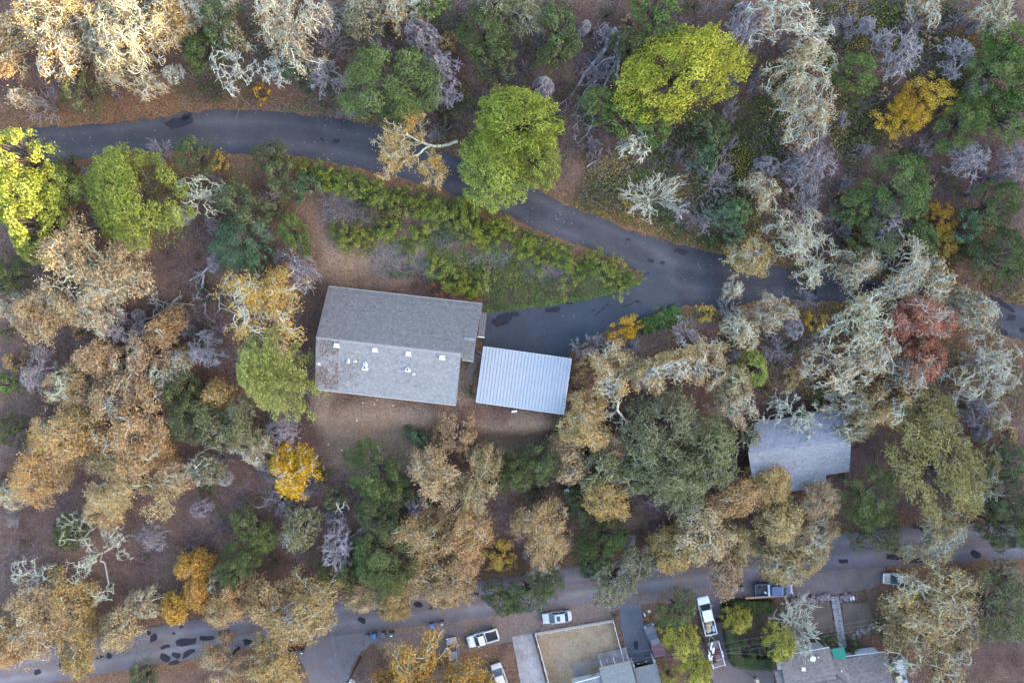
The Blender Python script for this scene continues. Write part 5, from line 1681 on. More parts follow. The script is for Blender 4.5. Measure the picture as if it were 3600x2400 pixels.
traced("fallen_log", "straight grey fallen trunk running downhill between the green trees", "log", [(Z(2, 0, (1.2, .4), (990, 325), (950, 450), (975, 540), (930, 620), (870, 730), (825, 870)), .3, .13)], GREYLOG, (4, 3), 12)
traced("fallen_log", "slender grey fallen trunk beside the lime-green tree", "log", [(Z(2, 0, (1, .4), (985, 500), (960, 680), (985, 800), (1000, 905)), .22, .12)], GREYLOG, (3, 3), 13)
traced("fallen_limb", "curved grey dead limb lying below the fallen trunks", "log", [(Z(2, 0, (.9, .3), (735, 990), (748, 1110), (700, 1220), (600, 1325)), .15, .06), (Z(2, 0, (.6, .6), (735, 1000), (660, 1060), (560, 1180)), .1, .05)], GREYLOG, (5, 4), 14)
traced("fallen_limb", "forked grey dead branch leaning on the fallen trunks", "log", [(Z(2, 0, (1.4, .8), (945, 522), (830, 562), (690, 690)), .15, .08), (Z(2, 0, (.8, .5), (780, 740), (670, 830), (600, 1000)), .12, .06)], GREYLOG, (5, 3), 15)
traced("fallen_limb", "short pale log on the bank above the road", "log", [(Z(2, 0, (.2, .2), (690, 1530), (805, 1455)), .13, .1)], GREYLOG, (1, 0), 16)
traced("fallen_limb", "pale splintered stick among the brush above the road", "log", [(Z(2, 0, (.2, .2), (795, 1425), (830, 1360)), .1, .06), (Z(2, 0, (.3, .3), (840, 1330), (700, 1270)), .06, .04)], GREYLOG, (3, 2), 17)
traced("fallen_limb", "forked bluish-grey fallen branch west of the golden tree", "log", [(Z(0, 1, (.8, .3), (1975, 848), (1850, 950), (1740, 1010)), .2, .1), (Z(0, 1, (.6, .3), (1875, 955), (1855, 1070), (1920, 1110), (1880, 1200), (1888, 1325)), .15, .07)], GREYLOG, (6, 4), 18)
traced("fallen_limb", "long twisted pale fallen limb on the dark forest floor", "log", [(Z(0, 1, (.4, .8), (1290, 1390), (1400, 1345), (1500, 1290), (1600, 1215), (1790, 1235)), .14, .07)], LICHEN, (8, 5), 19)
BROWNLOG = tone_mat("dark_log", [(0, (0.05, 0.033, 0.028)), (1, (0.10, 0.07, 0.06))], .9)
traced("fallen_log", "long dark brown fallen trunk on the open slope", "log", [(Z(0, 3, (.3, .3), (2110, 60), (1900, 250), (1700, 410)), .22, .14)], BROWNLOG, (3, 2), 20)
traced("fallen_log", "dark brown leaning trunk beside the sparse oak", "log", [(Z(0, 3, (.4, .3), (1530, 200), (1440, 340), (1340, 470)), .18, .1)], BROWNLOG, (3, 2), 21)
traced("fallen_limb", "small pale forked branch lying in the bare yard", "log", [(Z(1, 2, (.3, .1), (1118, 915), (1110, 965), (1040, 1015)), .06, .03), (Z(1, 2, (.2, .1), (1112, 945), (1155, 1025)), .05, .025)], LICHEN, (3, 2), 22)
traced("leaning_oak", "bare lichen-pale trunk forking below the carport grove", "tree", [(Z(2, 2, (9, 5), (960, 330), (985, 450), (970, 630), (1055, 735)), .2, .14), (Z(2, 2, (6, 5.5), (970, 630), (900, 685), (830, 690), (690, 620)), .14, .08)], LICHEN, (7, 5, 3), 23, klen=(.3, .5, .5))
traced("dead_tree", "small pale dead snag in the downhill dark trees", "tree", [(Z(1, 2, (4, 6), (780, 1568), (760, 1530), (740, 1480)), .1, .05), (Z(1, 2, (5, 6), (765, 1535), (840, 1490)), .05, .03)], LICHEN, (4, 3), 24)

# ------------------------------------------------------------------ undergrowth and litter
def Pv(x, y):
    dx = (x * KD - 1800) / 1800 * TANH; dy = (1200 - y * KD) / 1800 * TANH
    z = np.full(x.shape, 8.0)
    for _ in range(25):
        z = .5 * z + .5 * gz(dx * (CAM_H - z), dy * (CAM_H - z))
    return np.stack([dx * (CAM_H - z), dy * (CAM_H - z), z], -1)


def inside(x, y, poly):
    c = np.zeros(x.shape, bool); n = len(poly)
    for i in range(n):
        (x0, y0), (x1, y1) = poly[i], poly[(i + 1) % n]
        k = ((y0 > y) != (y1 > y)) & (x < (x1 - x0) * (y - y0) / (y1 - y0 + 1e-9) + x0)
        c ^= k
    return c


def pts_in(poly, dens, r, avoid=()):
    xs = [p[0] for p in poly]; ys = [p[1] for p in poly]
    area = (max(xs) - min(xs)) * (max(ys) - min(ys)) * (.063 ** 2)
    n = int(area * dens)
    x = r.uniform(min(xs), max(xs), n); y = r.uniform(min(ys), max(ys), n)
    k = inside(x, y, poly)
    for a_ in avoid: k &= ~inside(x, y, a_)
    return Pv(x[k], y[k])


ROAD_POLYS = [UP_TOP + UP_BOT[::-1], DRIVE, offset_line(LO_MID, -43) + offset_line(LO_MID, 43)[::-1]]
HOUSE_POLY = [px(1150, 1030), px(1690, 1085), px(1670, 1255), px(1600, 1410), px(1120, 1360)]


def scatter(name, label, poly, dens, mat, size, hgt, seed, lump=1.0, tilt=.5, tone=(.5, .22), avoid=None, kindcat="undergrowth"):
    r = np.random.default_rng(seed)
    C = np.concatenate([pts_in(p, dens, r, ROAD_POLYS + [HOUSE_POLY] if avoid is None else avoid) for p in poly])
    n = len(C)
    ln = vnoise(C[:, 0], C[:, 1], 1.3) * .6 + vnoise(C[:, 0] + 31, C[:, 1], 3.1) * .6
    if lump < 1:
        k = ln > np.quantile(ln, 1 - lump); C = C[k]; ln = ln[k]; n = len(C)
    C[:, 2] += .06 + hgt * np.clip(ln, 0, 1.2) * r.uniform(.35, 1, n)
    N = unit(r.normal(size=(n, 3)) * tilt + np.array([0, 0, 1]))
    T = np.clip(r.normal(tone[0], tone[1], n) + (vnoise(C[:, 0], C[:, 1] + 17, 4) - .5) * .5, 0, 1)
    o = mesh_obj(name, leaf_mesh(name, C, N, size * r.uniform(.6, 1.3, n), size * .7, T, mat, r))
    return tag(o, label, kindcat, kind="stuff")


BRAM = tone_mat("bramble_leaf", [(0, (0.016, 0.026, 0.008)), (.3, (0.045, 0.062, 0.014)), (.5, (0.10, 0.12, 0.022)), (.68, (0.20, 0.17, 0.032)), (.85, (0.34, 0.23, 0.04)), (1, (0.40, 0.22, 0.12))], .6, .2)
IVY = tone_mat("ivy_leaf", [(0, (0.016, 0.036, 0.010)), (.4, (0.045, 0.085, 0.022)), (.7, (0.095, 0.148, 0.034)), (1, (0.19, 0.235, 0.06))], .45, .15)
LIMEG = tone_mat("lime_ground_leaf", [(0, (0.04, 0.08, 0.015)), (.5, (0.10, 0.17, 0.03)), (1, (0.19, 0.27, 0.06))], .5, .2)
LITTER = tone_mat("fallen_leaf", [(0, (0.06, 0.036, 0.028)), (.4, (0.12, 0.072, 0.046)), (.7, (0.19, 0.115, 0.06)), (1, (0.31, 0.20, 0.095))], .8)
LITTER2 = tone_mat("bright_fallen_leaf", [(0, (0.12, 0.065, 0.038)), (.5, (0.25, 0.145, 0.062)), (1, (0.42, 0.28, 0.115))], .8)
scatter("brambles", "bramble thicket with yellowing leaves on the slope above the road fork", [[(1310, 480), (1340, 400), (1420, 340), (1560, 300), (1700, 290), (1720, 330), (1760, 595), (1588, 562), (1476, 532), (1388, 496)], [(1690, 240), (1790, 200), (1800, 600), (1740, 598), (1690, 400)]], 26, BRAM, .27, .9, 41, lump=.8)
scatter("brambles", "green and yellow bramble thicket under the pale leafless belt", [[(1860, 0), (2230, 0), (2240, 200), (2000, 330), (1960, 420), (1900, 330), (1900, 120)], [(1930, 500), (2250, 480), (2352, 560), (2352, 700), (2240, 664), (1950, 628)]], 24, BRAM, .26, .9, 42, lump=.8)
scatter("brambles", "yellow-leaved scrub around the small half-hidden roof", [[(1560, 715), (1960, 700), (2080, 760), (2352, 800), (2352, 960), (2200, 960), (1960, 930), (1760, 930), (1700, 850), (1480, 790)]], 17, BRAM, .25, .8, 43, lump=.6, tone=(.6, .2))
TRI = [(690, 372), (760, 384), (880, 408), (1010, 448), (1170, 513), (1300, 562), (1425, 605), (1470, 640), (1440, 660), (1350, 684), (1180, 709), (1112, 713), (1108, 690), (1000, 660), (960, 640), (900, 640), (880, 610), (1000, 590), (960, 560), (760, 560), (755, 510), (870, 500), (800, 450), (700, 420)]
scatter("ivy", "dark green ivy covering the triangle between road and driveway", [TRI], 62, IVY, .2, 1.1, 44, lump=.78, avoid=[DRIVE, HOUSE_POLY])
scatter("ivy", "bright green ivy fringe along the driveway edge", [[(1116, 706), (1251, 693), (1351, 676), (1446, 652), (1476, 632), (1474, 650), (1446, 664), (1351, 689), (1251, 705), (1116, 719)]], 90, LIMEG, .17, .3, 45, avoid=[])
scatter("undergrowth", "dark weedy undergrowth below the road bend", [[(150, 380), (700, 375), (720, 600), (480, 640), (420, 500), (150, 420)]], 12, IVY, .22, .6, 46, lump=.5)
scatter("undergrowth", "green weeds among the trees above the upper road", [[(400, 0), (1320, 0), (1300, 440), (1200, 410), (900, 295), (500, 240), (400, 250)]], 13, IVY, .22, .6, 47, lump=.4)
scatter("undergrowth", "yellow-green weeds under the oaks on the slope above the lower road", [[(1250, 1000), (1720, 1000), (1720, 1290), (1150, 1350), (700, 1400), (480, 1400), (500, 1150), (1150, 1100)]], 12, BRAM, .22, .6, 48, lump=.45, tone=(.42, .2))
FULL = [(0, 0), (2352, 0), (2352, 1568), (0, 1568)]
scatter("fallen_leaves", "brown fallen leaves strewn over the forest floor", [FULL], 5.5, LITTER, .2, .02, 49, tilt=.25, kindcat="leaves")
strip_up = UP_TOP + [(x, y - 34) for x, y in UP_TOP[::-1]]; strip_dn = UP_BOT[:22] + [(x, y + 12) for x, y in UP_BOT[:22][::-1]]; strip_dn2 = UP_BOT[24:] + [(x, y + 24) for x, y in UP_BOT[24:][::-1]]
scatter("fallen_leaves", "orange-brown leaf drift along the edges of the upper road", [strip_up, strip_dn, strip_dn2], 26, LITTER2, .15, .03, 50, tilt=.3, tone=(.35, .22), kindcat="leaves", avoid=ROAD_POLYS[:2])
VPOLY = [(850, 1440), (1000, 1425), (1176, 1400), (1340, 1380), (1480, 1352), (1500, 1385), (1415, 1400), (1405, 1418), (1231, 1452), (1176, 1470), (1140, 1568), (830, 1568), (830, 1500)]
scatter("fallen_leaves", "orange fallen leaves on the parking verge around the pickup and sedan", [VPOLY, [(1480, 1385), (1540, 1380), (1560, 1568), (1515, 1568)]], 24, LITTER2, .19, .02, 51, tilt=.2, kindcat="leaves", avoid=[], lump=.75)
scatter("fallen_leaves", "golden leaves banked along the picket fence and lawn edge", [[(1240, 1465), (1262, 1470), (1290, 1568), (1262, 1568)], [(1300, 1530), (1240, 1530), (1270, 1568), (1330, 1568)], [(1280, 1440), (1400, 1418), (1404, 1424), (1280, 1446)], [(1395, 1430), (1408, 1430), (1428, 1506), (1300, 1540), (1300, 1520), (1410, 1490)], [(1424, 1460), (1432, 1458), (1448, 1510), (1440, 1514)]], 44, LITTER2, .17, .03, 52, tilt=.25, kindcat="leaves", avoid=[])
scatter("fallen_leaves", "single leaves scattered on the asphalt of the upper road and driveway", [ROAD_POLYS[0], DRIVE], .3, LITTER2, .17, .03, 53, tilt=.1, kindcat="leaves", avoid=[], tone=(.8, .15))
scatter("fallen_leaves", "sparse leaves scattered on the lower road", [ROAD_POLYS[2], [(700, 1450), (850, 1450), (800, 1568), (720, 1568)], [(1480, 1330), (2030, 1300), (1985, 1352), (1660, 1375), (1690, 1525), (1640, 1568)]], .8, LITTER, .16, .03, 54, tilt=.1, kindcat="leaves", avoid=[], tone=(.6, .2))
scatter("fallen_leaves", "pale leaf specks in the bare yard below the large house", [[(700, 900), (1290, 940), (1290, 1080), (1150, 1040), (900, 1050), (740, 1140), (690, 1000)]], 9, LITTER, .13, .02, 55, tilt=.2, kindcat="leaves", tone=(.6, .2))

TRIR = [(960, 470), (1170, 520), (1300, 570), (1440, 625), (1420, 655), (1180, 700), (1110, 700), (1010, 640), (1060, 580)]
scatter("weeds", "yellowish weeds speckling the ivy triangle", [TRIR], 16, BRAM, .2, 1.3, 56, lump=.45, tone=(.48, .16), avoid=[DRIVE, HOUSE_POLY])
edge = lambda pts, a, c_: [(x, y + a) for x, y in pts] + [(x, y + c_) for x, y in pts[::-1]]
scatter("fallen_leaves", "leaves blown onto the edges of the upper road", [edge(UP_TOP, -4, 5), edge(UP_BOT[:22], -4, 4), edge(UP_BOT[24:], -5, 4)], 14, LITTER2, .14, .02, 57, tilt=.15, kindcat="leaves", avoid=[], lump=.6, tone=(.35, .2))
for_lo = offset_line(LO_MID, -43), offset_line(LO_MID, 43)
scatter("fallen_leaves", "leaf drift along both edges of the lower road", [edge(for_lo[0], -5, 7), edge(for_lo[1], -7, 5)], 16, LITTER2, .15, .02, 58, tilt=.15, kindcat="leaves", avoid=[], lump=.7, tone=(.35, .2))
# dead twigs on the forest floor
def brush(label, poly, dens, seed, mat=TWIG, ln=(.5, 1.5), hgt=.7, rad=.018, tone=(.35, .2)):
    r = np.random.default_rng(seed)
    A = np.concatenate([pts_in(p, dens, r, ROAD_POLYS + [HOUSE_POLY]) for p in poly]); n = len(A)
    k = vnoise(A[:, 0], A[:, 1] + 9, 3.5) + .3 * r.random(n) > .5; A = A[k]; n = len(A)
    A[:, 2] += .04 + r.uniform(0, hgt, n)
    d = unit(r.normal(size=(n, 3)) * np.array([1, 1, .5]) + np.array([0, 0, .25]))
    B = A + d * r.uniform(*ln, (n, 1))
    B[:, 2] = np.maximum(B[:, 2], gz(B[:, 0], B[:, 1]) + .04)
    o = mesh_obj("brushwood", tubes_mesh("brushwood", A, B, np.full(n, rad * 1.3), np.full(n, rad * .7), np.clip(r.normal(*tone, n), 0, 1), mat, 3))
    return tag(o, label, "brushwood", kind="stuff")


brush("grey dead twigs littering the woods above the upper road", [[(420, 0), (2352, 0), (2352, 690), (1800, 600), (1250, 440), (900, 295), (420, 255)]], 6.5, 61)
brush("purple-grey brushwood under the oaks west of the large house", [[(0, 480), (500, 480), (700, 600), (700, 1400), (0, 1500)]], 5, 62)
brush("grey brushwood under the oaks above the lower road", [[(700, 1090), (1300, 1000), (1330, 800), (1600, 720), (2352, 720), (2352, 1190), (1600, 1290), (700, 1390)]], 5, 63)
brush("dry grey brush heap on the bank behind the ivy", [[(740, 450), (870, 440), (960, 500), (860, 510), (740, 510)], [(850, 565), (1000, 560), (1010, 640), (860, 640)], [(985, 530), (1040, 530), (1040, 570), (985, 570)], [(1190, 585), (1290, 620), (1330, 660), (1200, 650)], [(1100, 570), (1180, 580), (1160, 640), (1080, 600)]], 26, 64, hgt=.6, tone=(.5, .2))

# wet leaves caught on the large roof
r = np.random.default_rng(70)
n = 2600
u = np.concatenate([r.uniform(0.0, .16, 1500), r.uniform(.0, .3, 800), r.uniform(.0, .95, 300)]); v = np.concatenate([r.uniform(.05, 1.0, 1500), r.uniform(.1, .8, 800), r.uniform(.02, 1, 300)])
k = vnoise(u * 60, v * 25, 4) + .35 * r.random(n) > .5
u, v = u[k], v[k]
nr = unit(np.cross(E4 - E3, RL - E3))
C = E3 + (E4 - E3) * u[:, None] + (RL - E3) * v[:, None] + nr * .1
N = unit(nr + r.normal(size=C.shape) * .2)
LW = tone_mat("wet_roof_leaf", [(0, (0.045, 0.022, 0.02)), (.6, (0.14, 0.075, 0.045)), (1, (0.26, 0.15, 0.06))], .7)
tag(mesh_obj("fallen_leaves", leaf_mesh("fallen_leaves", C, N, .13 * r.uniform(.6, 1.3, len(C)), .09, r.random(len(C)), LW, r)), "dark wet leaves caught on the gable end of the large roof", "leaves", kind="stuff")

# ------------------------------------------------------------------ vehicles
TYRE = flat("tyre_rubber", (0.018, 0.018, 0.02), .8)
RIM = flat("wheel_rim", (0.35, 0.35, 0.36), .35, .7)
LAMP = flat("headlamp", (0.6, 0.6, 0.6), .15)
TAIL = flat("tail_lamp", (0.35, 0.02, 0.02), .25)
CHROME = flat("bumper_chrome", (0.5, 0.5, 0.52), .25, .7)


def paint(name, col, rough=.35):
    return flat(name, col, rough, 0.0, var=.05, scale=1.0, coat=.6)


def rr_poly(hx0, hx1, hw, rad, n=3):
    """Rounded rectangle outline from x=hx0 to hx1 and y=+-hw."""
    out = []
    for cx, cy, a0 in ((hx1 - rad, hw - rad, 0), (hx0 + rad, hw - rad, 90), (hx0 + rad, -hw + rad, 180), (hx1 - rad, -hw + rad, 270)):
        for k in range(n + 1):
            a = R_(a0 + 90 * k / n)
            out.append((cx + rad * math.cos(a), cy + rad * math.sin(a)))
    return out


def body_sections(secs, z0):
    lp = []
    for x, w, zt in secs:
        lp.append([(x, -w * .9, z0), (x, w * .9, z0), (x, w, z0 + .14), (x, w * 1.0, zt - .16), (x, w * .93, zt - .04), (x, w * .75, zt), (x, -w * .75, zt), (x, -w * .93, zt - .04), (x, -w, zt - .16), (x, -w, z0 + .14)])
    return lp


def wheels(root, xs, W, r=.33):
    for x in xs:
        for s in (-1, 1):
            w = MB().tube((0, -.11, 0), (0, .11, 0), r, n=18).build("wheel", TYRE, root)
            w.location = (x, s * (W / 2 - .1), r)
            MB().tube((0, s * .10, 0), (0, s * .125, 0), r * .6, n=14).build("rim", RIM, w)


def common(root, mat, L, W, hoodz, mx, zb):
    for s in (-1, 1):
        MB().box((L / 2 - .10, s * W * .36, hoodz - .16), (.14, .34, .14)).build("headlight", LAMP, root, bevel=.02)
        MB().box((-L / 2 + .06, s * W * .40, zb - .2), (.10, .20, .2)).build("tail_light", TAIL, root, bevel=.02)
        MB().box((mx, s * (W / 2 + .1), zb + .08), (.12, .2, .13)).build("mirror", mat, root, bevel=.03)
    MB().box((L / 2 - .02, 0, .42), (.16, W * .88, .2)).build("bumper", BLACKM if mat.name != "maroon_paint" else CHROME, root, bevel=.04)
    MB().box((-L / 2 + .02, 0, .45), (.14, W * .88, .2)).build("bumper", mat, root, bevel=.04)


def cabin(root, mat, x0, x1, rx0, rx1, W, zb, zt, sunroof=False):
    """Glasshouse x0..x1 at the belt, roof rx0..rx1."""
    wb, wt = W * .455, W * .385
    base, top = rr_poly(x0, x1, wb, .14), rr_poly(rx0, rx1, wt, .16)
    MB().loft([[(p[0], p[1], zb - .03) for p in base], [(p[0], p[1], zt - .06) for p in top]]).build("windows", glass("car_glass", (0.03, 0.045, 0.05)), root)
    r2_ = rr_poly(rx0 + .12, rx1 - .12, wt - .12, .14)
    rf = MB().loft([[(p[0], p[1], zt - .09) for p in rr_poly(rx0 - .02, rx1 + .02, wt + .02, .17)], [(p[0], p[1], zt - .03) for p in rr_poly(rx0, rx1, wt, .16)], [(p[0], p[1], zt) for p in r2_]]).build("cab_roof", mat, root, smooth=False)
    for s in (-1, 1):
        for (a, b_) in ((x1 - .10, rx1 - .08), (x0 + .10, rx0 + .08), ((x0 + x1) / 2 - .05, (rx0 + rx1) / 2)):
            MB().tube((a, s * (wb - .03), zb - .03), (b_, s * (wt - .02), zt - .05), .045, n=5).build("pillar", mat, root)
    if sunroof:
        MB().box(((rx0 + rx1) / 2 + .22, 0, zt + .004), (.55, .8, .02)).build("sunroof", glass("car_glass"), rf)
    return rf


def sedan(label, mat, L=4.6, W=1.78, cat="car", sunroof=False, van=False, name="parked_sedan"):
    root = empty(name, (0, 0, 0), 0, label, cat)
    zb, hz, zt = (.88, .80, 1.42) if not van else (1.05, 1.0, 1.78)
    h = L / 2; w = W / 2
    secs = [(-h, w * .80, zb - .12), (-h + .15, w * .93, zb), (-h + .6, w * .99, zb + .02), (-.3, w, zb), (h - 1.5, w, hz + .06), (h - .6, w * .97, hz), (h - .2, w * .88, hz - .08), (h, w * .66, hz - .2)]
    MB().loft(body_sections(secs, .2)).build("body", mat, root)
    if van:
        cabin(root, mat, -h + .15, h - .75, -h + .4, h - 1.6, W, zb, zt)
    else:
        cabin(root, mat, -h + .5, h - 1.05, -h + 1.1, h - 1.95, W, zb, zt, sunroof)
    wheels(root, (-h + .9, h - .85), W, .32)
    common(root, mat, L, W, hz, h - 1.5, zb)
    return root


def pickup(label, mat, L=5.3, W=1.85, cab=1.45, bed=2.0, crew=0.0, cover=None, name="pickup_truck"):
    root = empty(name, (0, 0, 0), 0, label, "pickup truck")
    h = L / 2; w = W / 2; zb = 1.08; hz = 1.02
    xb = -h + bed                               # front of the bed
    secs = [(xb - .02, w * .98, zb), (xb + .5, w, zb), (h - 1.35, w, hz + .05), (h - .5, w * .98, hz), (h - .15, w * .9, hz - .1), (h, w * .72, hz - .24)]
    MB().loft(body_sections(secs, .35)).build("body", mat, root)
    cabin(root, mat, xb + .02, h - 1.15, xb + .2, h - 1.9, W, zb, 1.75)
    # load bed
    bedo = MB().box((-h + bed / 2, 0, .62), (bed, W * .94, .16)).build("bed_floor", BLACKM, root)
    for s in (-1, 1):
        MB().box((-h + bed / 2, s * (w - .06), .84), (bed, .12, .52)).build("bed_side", mat, root, bevel=.03)
    MB().box((-h + .05, 0, .84), (.1, W * .86, .5)).build("tailgate", mat, root, bevel=.02)
    if cover:
        MB().box((-h + bed / 2, 0, 1.06), (bed - .12, W * .84, .05)).build("bed_cover", cover, root, bevel=.02)
    wheels(root, (-h + 1.05, h - .95), W, .38)
    common(root, mat, L, W, hz - .05, h - 1.6, zb)
    return root


def park(o, nose, tail, dz=0.0):
    a, b_ = P(*px(*nose)), P(*px(*tail))
    c_ = (P(*px(*nose), .9) + P(*px(*tail), .9)) / 2
    o.location = (c_[0], c_[1], float(gz(c_[0], c_[1])) + .085 + dz)
    o.rotation_euler = (0, 0, math.atan2(a[1] - b_[1], a[0] - b_[0]))
    return o


SILVER = paint("silver_paint", (0.40, 0.385, 0.385)); WHITEP = paint("white_car_paint", (0.74, 0.74, 0.75))
sed = park(sedan("silver sedan with sunroof parked beside the picket fence", SILVER, 4.65, sunroof=True), (1908, 2176), (2008, 2163))
park(sedan("grey-purple car half buried under the orange tree", paint("mauve_paint", (0.26, 0.23, 0.25)), 4.4, name="parked_car"), (1585, 2240), (1602, 2338))
park(sedan("cream van parked under the orange tree's edge", paint("cream_car_paint", (0.52, 0.47, 0.43)), 4.8, van=True, name="parked_van", cat="van"), (1741, 2330), (1776, 2436))
park(sedan("black car nosing out of the garage", paint("black_paint", (0.012, 0.012, 0.014)), 4.5, name="parked_car"), (2258, 2326), (2284, 2425))
lc = park(sedan("silver-beige car dusted with leaves on the road shoulder", paint("beige_paint", (0.42, 0.39, 0.37)), 5.0, name="parked_car"), (3106, 2033), (3218, 2038))
wp = park(pickup("white pickup strewn with leaves and an empty dark bed", paint("white_car_paint", (0.74, 0.74, 0.75)), 5.0, bed=2.0), (1644, 2259), (1750, 2227))
park(pickup("maroon pickup with grey hood and covered bed", paint("maroon_paint", (0.13, 0.10, 0.11)), 5.1, bed=2.1, cover=paint("maroon_cover", (0.14, 0.035, 0.045), .6)), (2280, 2195), (2323, 2303))
lp_ = park(pickup("white pickup loaded with burlap bundles, hitched to a trailer", WHITEP, 6.2, 1.95, bed=2.3), (2472, 2095), (2502, 2236))
bp = park(pickup("dark blue pickup with tools in its open bed", paint("blue_paint", (0.035, 0.055, 0.14)), 6.1, 1.95, bed=2.2), (2789, 2068), (2652, 2073))


def rel(o, x, y, z):
    a = o.rotation_euler[2]
    return Vector((o.location[0] + x * math.cos(a) - y * math.sin(a), o.location[1] + x * math.sin(a) + y * math.cos(a), o.location[2] + z))


def put(o, base, x, y, z, rz=0.0):
    o.location = rel(base, x, y, z); o.rotation_euler = (0, 0, base.rotation_euler[2] + rz)
    return o


# leaves on cars
def car_leaves(label, car, boxes, n, seed, mat=LITTER2):
    r = np.random.default_rng(seed)
    C = []
    for (x0, x1, y0, y1, z) in boxes:
        k = int(n * (x1 - x0) * (y1 - y0))
        for _ in range(k):
            v = rel(car, r.uniform(x0, x1), r.uniform(y0, y1), z + .012); C.append((v.x, v.y, v.z))
    C = np.array(C); N = unit(r.normal(size=C.shape) * .12 + np.array([0, 0, 1]))
    tag(mesh_obj("fallen_leaves", leaf_mesh("fallen_leaves", C, N, .12 * r.uniform(.6, 1.4, len(C)), .09, r.random(len(C)) * .7, mat, r)), label, "leaves", kind="stuff")


car_leaves("brown leaves stuck to the white pickup's hood and cab roof", wp, [(1.25, 2.3, -.75, .75, 1.0), (-.25, .55, -.6, .6, 1.76), (.6, 1.3, -.7, .7, 1.4), (-2.3, -.6, -.7, -.3, .72)], 38, 81, LITTER)
car_leaves("leaf litter dusting the silver-beige car", lc, [(-1.4, .5, -.62, .62, 1.43), (1.3, 2.3, -.7, .7, .84), (-2.4, -1.9, -.7, .7, .92)], 42, 82, LITTER)

# load and tools
BURLAP = flat("burlap", (0.40, 0.29, 0.17), .95, var=.25, scale=5)
def bundle(name, label, cat, base, x, y, z, r_, sz, mat, seed):
    q = np.random.default_rng(seed)
    mb = MB(); bmesh.ops.create_icosphere(mb.bm, subdivisions=3, radius=1)
    for v in mb.bm.verts:
        k = 1 + .12 * math.sin(v.co.x * 5 + seed) * math.cos(v.co.y * 6 + seed) + q.uniform(-.02, .02)
        v.co = Vector((v.co.x * r_ * sz[0] * k, v.co.y * r_ * sz[1] * k, max(v.co.z, -.7) * r_ * sz[2] * k + r_ * sz[2] * .7))
    o = mb.build(name, mat, None, smooth=True)
    put(o, base, x, y, z); return tag(o, label, cat)


bundle("burlap_bundle", "square tan burlap bundle against the white pickup's cab", "bundle", lp_, -1.25, .1, .7, .62, (.8, 1.1, .8), BURLAP, 2)
bundle("burlap_bundle", "round tan burlap ball in the white pickup's bed", "bundle", lp_, -2.05, .35, .7, .55, (1.15, .95, .8), BURLAP, 5)
bundle("tarp_roll", "pale blue rolled tarp beside the burlap ball", "tarp", lp_, -2.2, -.5, .7, .4, (1.4, .7, .8), flat("blue_tarp", (.30, .38, .52), .5), 8)
o = MB().box((0, 0, .22), (.55, 1.75, .44)).box((0, 0, .46), (.58, 1.8, .05)).build("tool_chest", paint("chest_white", (.6, .6, .62)), None, bevel=.02); put(o, bp, -.72, 0, .74); tag(o, "white cross-bed tool chest in the blue pickup", "tool chest")
o = MB().tube((0, 0, 0), (0, 0, .42), .14, n=12).tube((0, 0, .42), (0, 0, .5), .05, n=8).build("jug", flat("jug_white", (.6, .62, .6), .4), None); put(o, bp, -1.45, -.35, .71); tag(o, "white jug standing in the blue pickup's bed", "jug")
o = MB().box((0, 0, .15), (.3, .25, .3)).build("green_can", flat("green_plastic", (.03, .22, .08), .5), None, bevel=.03); put(o, bp, -1.25, -.6, .71); tag(o, "small green can in the blue pickup's bed", "can")
o = MB().box((0, 0, .1), (1.1, .12, .1)).box((.2, .25, .08), (.8, .25, .12)).build("shovel_bundle", DARKW, None); put(o, bp, -1.9, .35, .71, .3); tag(o, "dark tools lying in the blue pickup's bed", "tools")
o = MB().box((0, 0, .06), (.5, .12, .12)).build("red_can", flat("red_plastic", (.45, .03, .02), .5), None, bevel=.03); put(o, wp, -2.2, .0, .71, 1.5); tag(o, "red container at the tailgate of the leaf-strewn pickup", "can")
o = MB().box((0, 0, .05), (1.0, .1, .08)).build("yellow_plank", flat("yellow_wood", (.5, .36, .12), .7), None); put(o, wp, -1.7, -.62, .71, .0); tag(o, "yellow plank lying in the leaf-strewn pickup's bed", "plank")

# ---- trailer with mowers
tr = empty("utility_trailer", (0, 0, 0), 0, "open utility trailer with white rails carrying mowers", "trailer")
TL, TW = 4.1, 1.95
for k in range(8):
    MB().box((0, -TW / 2 + (k + .5) * TW / 8, .58), (TL, TW / 8 - .015, .06)).build("floor_plank", flat("trailer_wood", (.21, .14, .12), .9, var=.3), tr)
for s in (-1, 1):
    for z in (.75, 1.05):
        MB().box((0, s * TW / 2, z), (TL, .06, .06)).build("side_rail", WHITE, tr)
    for k in range(5):
        MB().box((-TL / 2 + TL * k / 4, s * TW / 2, .82), (.06, .06, .52)).build("rail_post", WHITE, tr)
    MB().box((-.3, s * (TW / 2 + .14), .62), (1.0, .22, .06)).build("mudguard", STEEL, tr)
    w = MB().tube((0, -.1, 0), (0, .1, 0), .33, n=16).build("wheel", TYRE, tr); w.location = (-.3, s * (TW / 2 + .14), .33)
    MB().tube((0, -.11, 0), (0, .11, 0), .18, n=12).build("rim", RIM, w)
    MB().tube((TL / 2, s * .5, .55), (TL / 2 + 1.0, 0, .55), .045, n=6).build("tongue_bar", STEEL, tr)
MB().box((TL / 2, 0, .85), (.08, TW, .5)).build("front_board", flat("tan_board", (.33, .28, .22), .8), tr)
MB().box((-TL / 2, 0, .72), (.05, TW, .05)).build("gate_bar", WHITE, tr); MB().box((-TL / 2 + 1.0, 0, .66), (.05, TW * .9, .05)).build("gate_bar", WHITE, tr)
park(tr, (2503, 2250), (2530, 2348))


